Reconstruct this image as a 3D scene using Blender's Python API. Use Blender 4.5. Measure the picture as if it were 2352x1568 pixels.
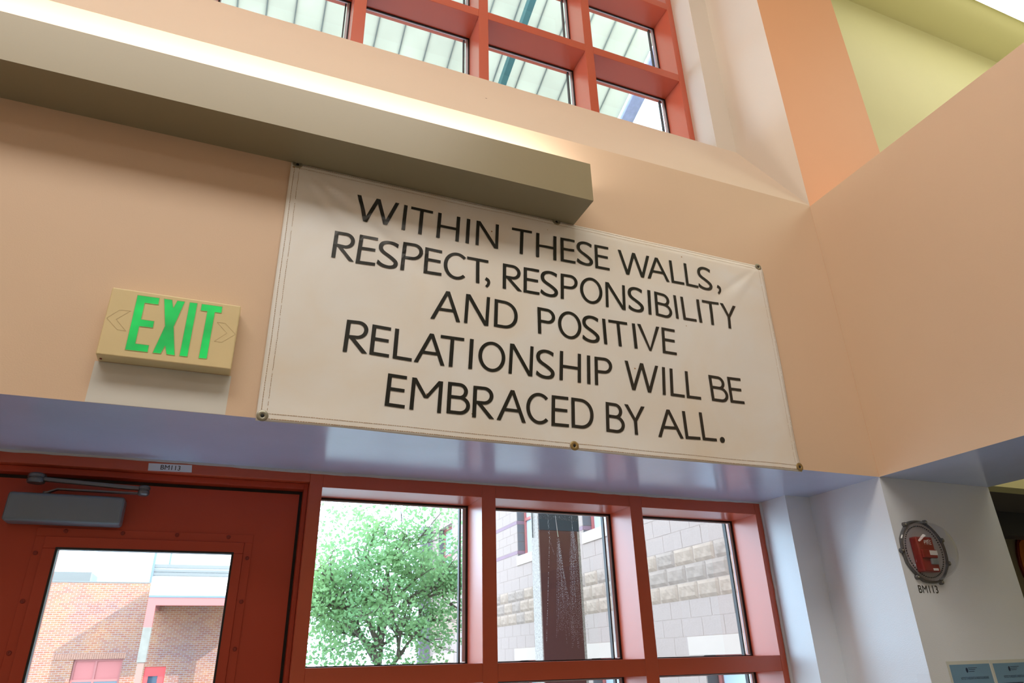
import bpy, bmesh, math, random
from mathutils import Vector, Matrix
random.seed(7)
for o in list(bpy.data.objects): bpy.data.objects.remove(o)
SC = bpy.context.scene
COL = SC.collection
W, H = 2352, 1568

# ------------------------------------------------------------------ camera
CAM = Vector((0.0, -1.85, 1.55))
R_ = Vector((0.92662603, -0.37520333, -0.02422122))
U_ = Vector((-0.13930571, -0.40244639, 0.90478219))
F_ = Vector((0.34922503, 0.83502058, 0.42518527))
FPX = 1562.4016
cam = bpy.data.cameras.new('camera')
cam.sensor_width = 36.0
cam.lens = FPX / W * 36.0
cam.clip_start = 0.05
cam.clip_end = 400
camo = bpy.data.objects.new('camera', cam)
COL.objects.link(camo)
m = Matrix.Identity(4)
for i in range(3):
    m[i][0] = R_[i]; m[i][1] = U_[i]; m[i][2] = -F_[i]; m[i][3] = CAM[i]
camo.matrix_world = m
cam.dof.use_dof = True
cam.dof.focus_distance = 2.3
cam.dof.aperture_fstop = 9.0
SC.camera = camo

# ------------------------------------------------------------------ world, sun, lamps, exposure
wd = bpy.data.worlds.new('sky'); SC.world = wd; wd.use_nodes = True
bg = wd.node_tree.nodes['Background']
bg.inputs[0].default_value = (0.61, 0.80, 1.0, 1)
bg.inputs[1].default_value = 7.2
def lamp(name, kind, loc, energy, color, size=(1, 1), target=None, dirv=None):
    l = bpy.data.lights.new(name, kind); l.energy = energy; l.color = color
    if kind == 'AREA':
        l.shape = 'RECTANGLE'; l.size, l.size_y = size
    o = bpy.data.objects.new(name, l); COL.objects.link(o); o.location = loc
    if target is not None: dirv = Vector(target) - Vector(loc)
    if dirv is not None: o.rotation_euler = Vector(dirv).to_track_quat('-Z', 'Y').to_euler()
    return o
sun = lamp('sun', 'SUN', (10, -10, 20), 6.0, (1.0, 0.92, 0.80), dirv=(-3.03, 3.0, -2.31))
sun.data.angle = 0.009
WARM = (1.0, 0.92, 0.82)
lamp('ceiling_lamp', 'AREA', (-0.8, -2.6, 5.95), 140, WARM, (4.5, 1.2), dirv=(0, 0.25, -1))
lamp('ceiling_lamp', 'AREA', (-1.2, -6.0, 5.9), 35, WARM, (4.5, 1.2), dirv=(0, 0.0, -1))
lamp('side_bay_lamp', 'AREA', (5.6, -1.6, 5.85), 60, (1.0, 0.95, 0.80), (3.5, 0.5), dirv=(0, 0.1, -1))
lamp('unseen_bay_fill', 'AREA', (5.9, -1.0, 5.0), 19, (1.0, 0.95, 0.80), (4.0, 0.8), dirv=(0, 0.1, 1))  # unseen lamp added to brighten the yellow ceiling of the side bay
lamp('cove_lamp', 'AREA', (-1.0, -0.085, 3.13), 37, (1.0, 0.90, 0.80), (3.9, 0.05), dirv=(0, 0.25, 1))
SC.view_settings.view_transform = 'Standard'
SC.view_settings.look = 'None'
SC.view_settings.gamma = 1.0
SC.view_settings.exposure = 0.0
SC.view_settings.use_curve_mapping = False
try: SC.cycles.max_bounces = 10; SC.cycles.transparent_max_bounces = 16
except Exception: pass

# ------------------------------------------------------------------ helpers
def lin(c):
    return tuple(((x / 255) / 12.92 if x / 255 <= 0.04045 else ((x / 255 + 0.055) / 1.055) ** 2.4) for x in c)
def mat(name, col, rough=0.6, metal=0.0, spec=0.5, bump=0.0, bscale=200.0, var=0.0, vscale=3.0, emit=None, estr=0.0, coord='Object'):
    """procedural paint: base colour with soft mottling and a fine bump"""
    M = bpy.data.materials.new(name); M.use_nodes = True
    nt = M.node_tree; b = nt.nodes['Principled BSDF']
    b.inputs['Base Color'].default_value = (*col, 1); b.inputs['Roughness'].default_value = rough
    b.inputs['Metallic'].default_value = metal; b.inputs['Specular IOR Level'].default_value = spec
    tc = nt.nodes.new('ShaderNodeTexCoord')
    if var > 0:
        n = nt.nodes.new('ShaderNodeTexNoise'); n.inputs['Scale'].default_value = vscale; n.inputs['Detail'].default_value = 5
        nt.links.new(tc.outputs[coord], n.inputs['Vector'])
        mx = nt.nodes.new('ShaderNodeMix'); mx.data_type = 'RGBA'
        mx.inputs[6].default_value = (*[c * (1 - var) for c in col], 1); mx.inputs[7].default_value = (*[min(1, c * (1 + var)) for c in col], 1)
        nt.links.new(n.outputs['Fac'], mx.inputs[0]); nt.links.new(mx.outputs[2], b.inputs['Base Color'])
    if bump > 0:
        n2 = nt.nodes.new('ShaderNodeTexNoise'); n2.inputs['Scale'].default_value = bscale; n2.inputs['Detail'].default_value = 3
        nt.links.new(tc.outputs[coord], n2.inputs['Vector'])
        bp = nt.nodes.new('ShaderNodeBump'); bp.inputs['Strength'].default_value = bump; bp.inputs['Distance'].default_value = 0.002
        nt.links.new(n2.outputs['Fac'], bp.inputs['Height']); nt.links.new(bp.outputs[0], b.inputs['Normal'])
    if emit is not None:
        b.inputs['Emission Color'].default_value = (*emit, 1); b.inputs['Emission Strength'].default_value = estr
    return M
def link(o, parent=None):
    COL.objects.link(o)
    if parent is not None: o.parent = parent
    return o
def tag(o, label=None, cat=None, group=None, kind=None):
    if label: o['label'] = label
    if cat: o['category'] = cat
    if group: o['group'] = group
    if kind: o['kind'] = kind
    return o
def empty(name, loc=(0, 0, 0)):
    o = bpy.data.objects.new(name, None); COL.objects.link(o); o.location = loc; o.empty_display_size = .1
    return o
class MB:
    def __init__(s): s.v = []; s.f = []; s.mi = []
    def add(s, vs, fs, mi=0):
        b = len(s.v); s.v += [tuple(v) for v in vs]; s.f += [tuple(i + b for i in f) for f in fs]; s.mi += [mi] * len(fs); return s
    def box(s, x0, x1, y0, y1, z0, z1, mi=0, mis=None):
        x0, x1 = min(x0, x1), max(x0, x1); y0, y1 = min(y0, y1), max(y0, y1); z0, z1 = min(z0, z1), max(z0, z1)
        b = len(s.v)
        s.v += [(x0, y0, z0), (x1, y0, z0), (x1, y1, z0), (x0, y1, z0), (x0, y0, z1), (x1, y0, z1), (x1, y1, z1), (x0, y1, z1)]
        # order: bottom, top, front(-y), right(+x), back(+y), left(-x)
        s.f += [tuple(b + i for i in f) for f in ((0, 3, 2, 1), (4, 5, 6, 7), (0, 1, 5, 4), (1, 2, 6, 5), (2, 3, 7, 6), (3, 0, 4, 7))]
        s.mi += list(mis) if mis else [mi] * 6
        return s
    def prism_x(s, prof, x0, x1, mi=0):
        """closed YZ profile extruded along x"""
        n = len(prof); b = len(s.v)
        s.v += [(x0, y, z) for y, z in prof] + [(x1, y, z) for y, z in prof]
        for i in range(n):
            j = (i + 1) % n; s.f.append((b + i, b + j, b + n + j, b + n + i)); s.mi.append(mi)
        s.f.append(tuple(b + i for i in reversed(range(n)))); s.f.append(tuple(b + n + i for i in range(n))); s.mi += [mi, mi]
        return s
    def poly_y(s, pts, y0, y1, mi=0):
        """closed XZ polygon (counter-clockwise seen from -y) with depth y0 (front) to y1"""
        n = len(pts); b = len(s.v)
        s.v += [(x, y0, z) for x, z in pts] + [(x, y1, z) for x, z in pts]
        s.f.append(tuple(b + i for i in range(n))); s.f.append(tuple(b + n + i for i in reversed(range(n))))
        s.mi += [mi, mi]
        for i in range(n):
            j = (i + 1) % n; s.f.append((b + j, b + i, b + n + i, b + n + j)); s.mi.append(mi)
        return s
    def cyl(s, p0, p1, r0, r1=None, n=16, mi=0, cap=True):
        p0, p1 = Vector(p0), Vector(p1); r1 = r0 if r1 is None else r1
        d = (p1 - p0).normalized(); a = d.orthogonal().normalized(); c = d.cross(a); b = len(s.v)
        for p, r in ((p0, r0), (p1, r1)):
            for i in range(n):
                t = 2 * math.pi * i / n; s.v.append(tuple(p + (a * math.cos(t) + c * math.sin(t)) * r))
        for i in range(n):
            j = (i + 1) % n; s.f.append((b + i, b + j, b + n + j, b + n + i)); s.mi.append(mi)
        if cap:
            s.f.append(tuple(b + i for i in reversed(range(n)))); s.f.append(tuple(b + n + i for i in range(n))); s.mi += [mi, mi]
        return s
    def lathe(s, c, axis, prof, n=24, mi=0, ang=None):
        """prof: (radius, height along axis)"""
        c = Vector(c); d = Vector(axis).normalized(); a = d.orthogonal().normalized(); e = d.cross(a); b = len(s.v)
        for r, h in prof:
            for i in range(n):
                t = 2 * math.pi * i / n; s.v.append(tuple(c + d * h + (a * math.cos(t) + e * math.sin(t)) * r))
        for k in range(len(prof) - 1):
            for i in range(n):
                j = (i + 1) % n; s.f.append((b + k * n + i, b + k * n + j, b + (k + 1) * n + j, b + (k + 1) * n + i)); s.mi.append(mi)
        return s
    def mesh(s, name, mats, smooth=False):
        me = bpy.data.meshes.new(name); me.from_pydata(s.v, [], s.f)
        if not isinstance(mats, (list, tuple)): mats = [mats]
        for m_ in mats: me.materials.append(m_)
        me.polygons.foreach_set('material_index', s.mi)
        if smooth: me.polygons.foreach_set('use_smooth', [True] * len(s.f))
        me.update(); return me
    def build(s, name, mats, parent=None, smooth=False, bevel=0.0, seg=2):
        o = bpy.data.objects.new(name, s.mesh(name, mats, smooth)); link(o, parent)
        if bevel > 0:
            md = o.modifiers.new('bevel', 'BEVEL'); md.width = bevel; md.segments = seg; md.limit_method = 'ANGLE'; md.angle_limit = 0.7
        return o
def box(name, x0, x1, y0, y1, z0, z1, m_, parent=None, bevel=0.0, seg=2):
    return MB().box(x0, x1, y0, y1, z0, z1).build(name, m_, parent, bevel=bevel, seg=seg)
def struct(o): o['kind'] = 'structure'; return o
def text_mesh(name, body, size, m_, parent, matrix, align='CENTER', sx=1.0, thick=0.0):
    cu = bpy.data.curves.new(name, 'FONT'); cu.body = body; cu.size = size; cu.align_x = align; cu.resolution_u = 3
    cu.extrude = thick; cu.offset = 0.0
    t = bpy.data.objects.new('tmp', cu); COL.objects.link(t)
    dg = bpy.context.evaluated_depsgraph_get(); me = bpy.data.meshes.new_from_object(t.evaluated_get(dg))
    bpy.data.objects.remove(t); me.name = name
    me.transform(matrix @ Matrix.Diagonal((sx, 1, 1, 1)))
    me.materials.clear(); me.materials.append(m_)
    return link(bpy.data.objects.new(name, me), parent)
def face_front(x, y, z):
    """matrix: text plane facing the room (-y)"""
    return Matrix.Translation((x, y, z)) @ Matrix.Rotation(math.pi / 2, 4, 'X')

# ------------------------------------------------------------------ materials
PEACH = (0.74, 0.562, 0.408)
M_peach = mat('peach_wall_paint', PEACH, 0.55, bump=0.10, bscale=260, var=0.035, vscale=2.2)
M_cream_wall = mat('cream_reveal_paint', (0.76, 0.695, 0.62), 0.5, bump=0.10, bscale=260, var=0.02)
M_sill = mat('pale_sill_paint', (0.75, 0.62, 0.50), 0.5, bump=0.10, bscale=260, var=0.03)
M_orange = mat('peach_paint_orange_bounce', (0.88, 0.455, 0.255), 0.55, bump=0.10, bscale=260, var=0.02)  # peach wall paint with orange bounce light put into its colour
M_white = mat('white_semigloss_paint', (0.78, 0.85, 0.93), 0.30, bump=0.22, bscale=300, var=0.03)
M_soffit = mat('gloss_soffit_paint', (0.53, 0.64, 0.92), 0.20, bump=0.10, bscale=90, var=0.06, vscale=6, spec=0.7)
M_yellow = mat('yellow_wall_paint', (0.72, 0.70, 0.38), 0.5, bump=0.05, var=0.03)
M_ceil = mat('ceiling_paint', (0.80, 0.77, 0.42), 0.7)
M_ceilw = mat('room_ceiling_paint', (0.85, 0.80, 0.70), 0.7)
M_floor = mat('carpet', (0.30, 0.29, 0.28), 0.9, bump=0.4, bscale=500, var=0.15)
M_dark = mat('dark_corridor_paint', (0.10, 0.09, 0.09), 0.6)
M_navy = mat('navy_paint', (0.02, 0.025, 0.05), 0.5)
M_red = mat('terracotta_frame_paint', (0.57, 0.098, 0.042), 0.32, bump=0.06, bscale=350, var=0.05, vscale=4, spec=0.45)
_b = M_red.node_tree.nodes['Principled BSDF']; _b.inputs['Coat Weight'].default_value = 0.65; _b.inputs['Coat Roughness'].default_value = 0.32
M_redD = mat('terracotta_door_paint', (0.52, 0.065, 0.028), 0.42, bump=0.08, bscale=300, var=0.06, vscale=4)
M_black = mat('black_gasket', (0.012, 0.013, 0.016), 0.45)
M_alu = mat('aluminium_stop', (0.62, 0.70, 0.80), 0.30)
M_caulk = mat('caulk', (0.66, 0.70, 0.76), 0.5)
M_fix = mat('beige_metal_enamel', (0.33, 0.29, 0.185), 0.33, bump=0.03, var=0.03, spec=0.6)
M_fixin = mat('lamp_reflector', (0.85, 0.85, 0.82), 0.4)
M_tube = mat('fluorescent_tube', (1, 1, 1), 0.4, emit=(1.0, 0.95, 0.88), estr=4.0)
M_sign = mat('ivory_plastic', (0.76, 0.64, 0.36), 0.42, bump=0.05, bscale=400, var=0.05, vscale=10)
M_signline = mat('ivory_plastic_shadowline', (0.50, 0.38, 0.20), 0.5)
M_print = mat('black_vinyl_lettering', (0.012, 0.015, 0.013), 0.30, var=0.3, vscale=8)
M_stitch = mat('brown_stitching', (0.33, 0.19, 0.07), 0.8)
M_grom = mat('dull_brass', (0.30, 0.30, 0.24), 0.38, metal=0.75)
M_grom2 = mat('aged_brass', (0.36, 0.28, 0.13), 0.40, metal=0.75)
M_screw = mat('dark_screw', (0.01, 0.012, 0.014), 0.4, metal=0.3)
M_closer = mat('grey_closer_enamel', (0.19, 0.25, 0.31), 0.32, metal=0.2)
M_arm = mat('grey_arm_metal', (0.16, 0.18, 0.20), 0.30, metal=0.7)
M_label = mat('label_tape', (0.80, 0.88, 1.0), 0.5)
M_ink = mat('black_ink', (0.01, 0.01, 0.01), 0.5)
M_patch = mat('old_grey_primer', (0.70, 0.72, 0.70), 0.6, var=0.04, vscale=14)
M_firered = mat('red_alarm_plastic', (0.26, 0.016, 0.012), 0.30)
M_firew = mat('white_print', (0.8, 0.8, 0.78), 0.5)
M_steelb = mat('pull_handle', (0.30, 0.36, 0.42), 0.3, metal=0.5)
M_paper = mat('laminated_border', (0.62, 0.66, 0.62), 0.35)
M_blue = mat('pale_blue_print', (0.17, 0.33, 0.50), 0.35)
M_navyink = mat('navy_ink', (0.012, 0.03, 0.09), 0.4)
M_cream = mat('cream_print', (0.60, 0.62, 0.52), 0.4)
M_tape = mat('clear_tape', (0.80, 0.87, 0.95), 0.15)
# exterior
M_conc = mat('exposed_aggregate', (0.38, 0.32, 0.29), 0.85, bump=1.0, bscale=60, var=0.75, vscale=85)
M_colface = mat('maroon_column_reflection', (0.085, 0.022, 0.020), 0.35, var=0.1)  # indoor reflection over the shaded pier front, put into the colour
M_colslate = mat('slate_column_shade', (0.028, 0.032, 0.05), 0.35, var=0.1)  # darker upper part of the shaded pier front, put into the colour
M_block = mat('ground_face_block', (0.335, 0.235, 0.205), 0.85, bump=0.8, bscale=70, var=0.13, vscale=60)
M_split = mat('split_face_block', (0.32, 0.215, 0.165), 0.9, bump=1.0, bscale=28, var=0.22, vscale=9)
M_split2 = mat('split_face_block_grey', (0.28, 0.195, 0.16), 0.9, bump=1.0, bscale=28, var=0.22, vscale=9)
M_mortar = mat('mortar', (0.40, 0.29, 0.25), 0.9)
M_band = mat('purple_band_block', (0.24, 0.14, 0.17), 0.8, var=0.1)
M_jamb = mat('grey_jamb_block', (0.13, 0.115, 0.12), 0.9, bump=0.6, bscale=60, var=0.12)
M_precast = mat('precast_stone', (0.46, 0.34, 0.29), 0.8, var=0.04)
M_pink = mat('faded_red_frame', (0.42, 0.12, 0.11), 0.5)
M_pinkL = mat('faded_pink_steel', (0.36, 0.115, 0.105), 0.5)
M_wglass = mat('window_reflecting_sky', (0.45, 0.52, 0.60), 0.08, spec=1.0)
M_dglass = mat('dark_glass', (0.03, 0.05, 0.08), 0.08, spec=1.0)
M_whitemetal = mat('white_metal_cladding', (0.85, 0.85, 0.86), 0.5)
M_greymetal = mat('grey_metal_cladding', (0.15, 0.15, 0.145), 0.5)
M_bluegrey = mat('blue_grey_trim', (0.12, 0.16, 0.25), 0.5)
M_ground = mat('concrete_paving', (0.33, 0.325, 0.31), 0.9, var=0.1)
M_teal = mat('teal_steel', (0.06, 0.20, 0.21), 0.5)
M_lav = mat('weathered_lavender_steel', (0.42, 0.45, 0.72), 0.5, var=0.25, vscale=25)
M_seam = mat('canopy_seam', (0.26, 0.29, 0.27), 0.6)
M_bark = mat('bark', (0.12, 0.09, 0.07), 0.9)

def glass_material(name, tint=(0.97, 1.0, 0.99), refl=0.9):
    M = bpy.data.materials.new(name); M.use_nodes = True; nt = M.node_tree; nt.nodes.clear()
    out = nt.nodes.new('ShaderNodeOutputMaterial'); tr = nt.nodes.new('ShaderNodeBsdfTransparent'); gl = nt.nodes.new('ShaderNodeBsdfGlossy')
    fr = nt.nodes.new('ShaderNodeFresnel'); fr.inputs['IOR'].default_value = 1.45; mx = nt.nodes.new('ShaderNodeMixShader')
    tr.inputs[0].default_value = (*tint, 1); gl.inputs['Roughness'].default_value = 0.02; gl.inputs[0].default_value = (refl, refl, refl, 1)
    ge = nt.nodes.new('ShaderNodeNewGeometry'); k = nt.nodes.new('ShaderNodeMath'); k.operation = 'SUBTRACT'; k.inputs[0].default_value = 1.0
    ml = nt.nodes.new('ShaderNodeMath'); ml.operation = 'MULTIPLY'; nt.links.new(ge.outputs['Backfacing'], k.inputs[1]); nt.links.new(k.outputs[0], ml.inputs[0]); nt.links.new(fr.outputs[0], ml.inputs[1])
    nt.links.new(ml.outputs[0], mx.inputs[0]); nt.links.new(tr.outputs[0], mx.inputs[1]); nt.links.new(gl.outputs[0], mx.inputs[2]); nt.links.new(mx.outputs[0], out.inputs[0])
    return M
def specks(M, scale, thr, col=(0.12, 0.06, 0.03, 1)):
    nt = M.node_tree; b = nt.nodes['Principled BSDF']; lk = b.inputs['Base Color'].links[0]; src = lk.from_socket
    tc = nt.nodes.new('ShaderNodeTexCoord'); v = nt.nodes.new('ShaderNodeTexVoronoi'); v.inputs['Scale'].default_value = scale; nt.links.new(tc.outputs['Object'], v.inputs[0])
    lt = nt.nodes.new('ShaderNodeMath'); lt.operation = 'LESS_THAN'; lt.inputs[1].default_value = thr; nt.links.new(v.outputs['Distance'], lt.inputs[0])
    mx = nt.nodes.new('ShaderNodeMix'); mx.data_type = 'RGBA'; nt.links.new(lt.outputs[0], mx.inputs[0]); nt.links.new(src, mx.inputs[6]); mx.inputs[7].default_value = col; nt.links.new(mx.outputs[2], b.inputs['Base Color'])
specks(M_sill, 5.0, 0.022); specks(M_peach, 2.6, 0.008)
M_glass = glass_material('clear_glass')
M_dome = glass_material('clear_polycarbonate', (0.90, 0.90, 0.92))
def drop_material():
    M = mat('water_drop', (0.9, 0.93, 1.0), 0.05, spec=1.0); M.node_tree.nodes['Principled BSDF'].inputs['Transmission Weight'].default_value = 0.35
    return M
M_drop = drop_material()
def translucent(name, col, trans=0.6):
    M = bpy.data.materials.new(name); M.use_nodes = True; nt = M.node_tree; nt.nodes.clear()
    out = nt.nodes.new('ShaderNodeOutputMaterial'); d = nt.nodes.new('ShaderNodeBsdfDiffuse'); t = nt.nodes.new('ShaderNodeBsdfTranslucent'); mx = nt.nodes.new('ShaderNodeMixShader')
    n = nt.nodes.new('ShaderNodeTexNoise'); n.inputs['Scale'].default_value = 3; tc = nt.nodes.new('ShaderNodeTexCoord'); nt.links.new(tc.outputs['Object'], n.inputs[0])
    m2 = nt.nodes.new('ShaderNodeMix'); m2.data_type = 'RGBA'; m2.inputs[6].default_value = (*[c * 0.86 for c in col], 1); m2.inputs[7].default_value = (*[min(1, c * 1.1) for c in col], 1)
    nt.links.new(n.outputs[0], m2.inputs[0]); nt.links.new(m2.outputs[2], d.inputs[0]); nt.links.new(m2.outputs[2], t.inputs[0])
    mx.inputs[0].default_value = trans; nt.links.new(d.outputs[0], mx.inputs[1]); nt.links.new(t.outputs[0], mx.inputs[2]); nt.links.new(mx.outputs[0], out.inputs[0])
    return M
M_canopy = translucent('fibreglass_panel', (0.60, 0.57, 0.49), 0.62)
def leaf_material():
    M = translucent('leaf', (0.22, 0.46, 0.17), 0.5); nt = M.node_tree
    n = [x for x in nt.nodes if x.type == 'TEX_NOISE'][0]; n.inputs['Scale'].default_value = 1.4
    m2 = [x for x in nt.nodes if x.type == 'MIX'][0]; m2.inputs[6].default_value = (0.13, 0.30, 0.15, 1); m2.inputs[7].default_value = (0.42, 0.58, 0.26, 1)
    return M
M_leaf = leaf_material()
def brick_material():
    M = bpy.data.materials.new('weathered_brick'); M.use_nodes = True; nt = M.node_tree; b = nt.nodes['Principled BSDF']; b.inputs['Roughness'].default_value = 0.9
    tc = nt.nodes.new('ShaderNodeTexCoord'); mp = nt.nodes.new('ShaderNodeMapping'); mp.inputs['Rotation'].default_value = (math.pi / 2, 0, 0)
    nt.links.new(tc.outputs['Object'], mp.inputs[0])
    br = nt.nodes.new('ShaderNodeTexBrick'); br.inputs['Scale'].default_value = 1.0; br.inputs['Brick Width'].default_value = 0.21; br.inputs['Row Height'].default_value = 0.072
    br.inputs['Mortar Size'].default_value = 0.009; br.inputs['Color1'].default_value = (0.28, 0.10, 0.06, 1); br.inputs['Color2'].default_value = (0.33, 0.155, 0.08, 1); br.inputs['Mortar'].default_value = (0.34, 0.28, 0.25, 1)
    nt.links.new(mp.outputs[0], br.inputs['Vector'])
    n = nt.nodes.new('ShaderNodeTexNoise'); n.inputs['Scale'].default_value = 0.7; n.inputs['Detail'].default_value = 6; nt.links.new(tc.outputs['Object'], n.inputs[0])
    cr = nt.nodes.new('ShaderNodeValToRGB'); cr.color_ramp.elements[0].position = 0.35; cr.color_ramp.elements[1].position = 0.65
    cr.color_ramp.elements[0].color = (0.75, 0.80, 1.0, 1); cr.color_ramp.elements[1].color = (1.15, 1.0, 0.85, 1); nt.links.new(n.outputs[0], cr.inputs[0])
    mx = nt.nodes.new('ShaderNodeMix'); mx.data_type = 'RGBA'; mx.blend_type = 'MULTIPLY'; mx.inputs[0].default_value = 1.0
    nt.links.new(br.outputs[0], mx.inputs[6]); nt.links.new(cr.outputs[0], mx.inputs[7]); nt.links.new(mx.outputs[2], b.inputs['Base Color'])
    bp = nt.nodes.new('ShaderNodeBump'); bp.inputs['Strength'].default_value = 0.5; bp.inputs['Distance'].default_value = 0.01; bp.invert = True
    nt.links.new(br.outputs[1], bp.inputs['Height']); nt.links.new(bp.outputs[0], b.inputs['Normal'])
    return M
M_brick = brick_material()
def banner_material():
    M = mat('vinyl_banner_cloth', (0.74, 0.75, 0.73), 0.42, bump=0.05, bscale=700, var=0.0); nt = M.node_tree; b = nt.nodes['Principled BSDF']
    tc = nt.nodes.new('ShaderNodeTexCoord'); n = nt.nodes.new('ShaderNodeTexNoise'); n.inputs['Scale'].default_value = 3.2; n.inputs['Detail'].default_value = 7
    n.inputs['Distortion'].default_value = 0.6
    nt.links.new(tc.outputs['Object'], n.inputs[0]); cr = nt.nodes.new('ShaderNodeValToRGB')
    cr.color_ramp.elements[0].position = 0.36; cr.color_ramp.elements[0].color = (0.84, 0.87, 0.88, 1); cr.color_ramp.elements[1].position = 0.74; cr.color_ramp.elements[1].color = (0.82, 0.78, 0.70, 1)
    nt.links.new(n.outputs[0], cr.inputs[0])
    # small rust specks
    v = nt.nodes.new('ShaderNodeTexVoronoi'); v.inputs['Scale'].default_value = 9; nt.links.new(tc.outputs['Object'], v.inputs[0])
    lt = nt.nodes.new('ShaderNodeMath'); lt.operation = 'LESS_THAN'; lt.inputs[1].default_value = 0.028; nt.links.new(v.outputs['Distance'], lt.inputs[0])
    mx = nt.nodes.new('ShaderNodeMix'); mx.data_type = 'RGBA'; nt.links.new(lt.outputs[0], mx.inputs[0]); nt.links.new(cr.outputs[0], mx.inputs[6]); mx.inputs[7].default_value = (0.35, 0.20, 0.08, 1)
    nt.links.new(mx.outputs[2], b.inputs['Base Color'])
    return M
M_banner = banner_material()
def exit_green():
    M = mat('exit_green_diffuser', (0.0, 0.22, 0.07), 0.45); nt = M.node_tree; b = nt.nodes['Principled BSDF']
    tc = nt.nodes.new('ShaderNodeTexCoord'); mp = nt.nodes.new('ShaderNodeMapping'); mp.inputs['Scale'].default_value = (9, 9, 14); n = nt.nodes.new('ShaderNodeTexNoise'); n.inputs['Scale'].default_value = 1.0
    nt.links.new(tc.outputs['Object'], mp.inputs[0]); nt.links.new(mp.outputs[0], n.inputs[0]); mr = nt.nodes.new('ShaderNodeMapRange'); mr.inputs[1].default_value = 0.3; mr.inputs[2].default_value = 0.7; mr.inputs[3].default_value = 0.22; mr.inputs[4].default_value = 0.52
    nt.links.new(n.outputs[0], mr.inputs[0]); nt.links.new(mr.outputs[0], b.inputs['Emission Strength']); b.inputs['Emission Color'].default_value = (0.0, 1.0, 0.14, 1)
    return M
M_exit = exit_green()

# ------------------------------------------------------------------ key dimensions (metres)
xC, z0, z1 = 2.2767, 2.1523, 3.4139
D = 0.5162            # face of the red frames behind the wall face
XR = 2.886            # far edge of the corner pillar
YP = 0.364            # step in the reveals
XQ = 2.147
ZS = 4.018            # far edge of the sloped sill
CEIL = 6.10
XL, YB_, XE = -4.2, -8.2, 11.0

# ------------------------------------------------------------------ room shell
wm = MB()
prof = [(0, z0), (0, z1), (YP, ZS), (D + .20, ZS + .02), (D + .20, z0)]
b = len(prof)
mb = MB().prism_x(prof, XL, xC)
mb.mi = []
for i in range(len(prof)): mb.mi.append(0)
mb.mi += [0, 0]
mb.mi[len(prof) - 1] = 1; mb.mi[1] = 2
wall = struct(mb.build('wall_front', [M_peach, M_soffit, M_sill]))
# corner pillar: white below the header height, peach above, front above the beam coloured orange for bounced light
mb = MB()
mb.box(xC, XR, 0, YP + .02, 0, z0, mi=0)
mb.box(XQ, XR, YP, D + .20, 0, z0, mi=0)
p = struct(mb.build('wall_pillar', [M_white]))
mb = MB()
mb.box(xC, XR, 0, YP + .02, z0, CEIL, mis=[0, 0, 1, 0, 0, 0])
mb.box(XQ, XR, YP, D + .20, z0, CEIL, mi=0)
struct(mb.build('wall_pillar_upper', [M_cream_wall, M_orange]))
# heavy beam that comes out of the corner towards the room
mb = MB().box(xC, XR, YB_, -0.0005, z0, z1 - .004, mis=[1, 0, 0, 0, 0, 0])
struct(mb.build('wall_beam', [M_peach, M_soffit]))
struct(box('floor', XL - .2, XE, YB_ - .2, D + .0, -.1, 0, M_floor))
mb = MB().box(XL, XR, YB_, D + .7, CEIL, CEIL + .15)
struct(mb.build('ceiling', M_ceilw))
struct(box('ceiling_bay', XR, XE, YB_, 1.6, CEIL, CEIL + .15, M_ceil))
struct(box('wall_left', XL - .2, XL, YB_, D + .7, 0, CEIL, M_peach))
struct(box('wall_back', XL, XE, YB_ - .2, YB_, 0, CEIL, M_peach))
struct(box('wall_right', XE, XE + .2, YB_, 1.6, 0, CEIL, M_yellow))
# side bay wall, yellow, over a low opening to a corridor
struct(box('wall_corridor_side', 2.97, 3.02, .386, 1.75, 0, 2.7, M_dark))
struct(box('wall_bay', XR, XE, 0.50, 0.60, 2.325, CEIL, M_yellow))
struct(box('trim_1', 3.02, XE, 0.60, 0.985, 2.325, 2.42, M_dark))
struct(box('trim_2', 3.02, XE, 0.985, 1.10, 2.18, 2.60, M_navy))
struct(box('wall_corridor', 3.02, XE, 1.60, 1.75, 0, 2.6, mat('corridor_paint', (0.26, 0.24, 0.17), 0.6)))
struct(box('floor_corridor', 3.02, XE, D, 1.75, -.1, 0, M_floor))
struct(box('ceiling_corridor', 3.02, XE, 1.10, 1.75, 2.60, 2.7, M_dark))
# wall parts beside and above the clerestory and beside the door
struct(box('wall_over_window', XL, XQ, D, D + .25, 5.90, CEIL, M_peach))
struct(box('wall_beside_window', XL, -2.3195, D, D + .2, ZS + .02, 5.90, M_peach))
struct(box('wall_beside_door', XL, -0.80, D - .0, D + .25, 0, z0, M_white))
# fine caulk bead along the head of the red frame, thick and thin as a hand ran it
random.seed(3)
cb = MB(); xs = [-0.85 + i * (3.0 / 90) for i in range(91)]; bb = len(cb.v)
for x in xs:
    t = .0055 + .0035 * (math.sin(x * 5) * .5 + random.random() * .6)
    cb.v += [(x, D - .0045, z0 - t), (x, D - .0045, z0 + .0005), (x, D - .0005, z0 - t - .001)]
for i in range(90):
    a = bb + i * 3; cb.f += [(a, a + 3, a + 4, a + 1), (a + 2, a + 5, a + 3, a)]; cb.mi += [0, 0]
struct(cb.build('trim_3', M_caulk))
cb = MB(); zs = [i * z0 / 60 for i in range(61)]
for z in zs:
    t = .007 + .004 * random.random()
    cb.v += [(XQ - .0005, D - .010, z), (XQ + .0005 - t, D - .0045, z), (XQ + .0005 - t, D - .0005, z)]
for i in range(60):
    a = i * 3; cb.f += [(a + 3, a, a + 1, a + 4), (a + 1, a + 2, a + 5, a + 4)]; cb.mi += [0, 0]
struct(cb.build('trim_4', M_caulk))
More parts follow.
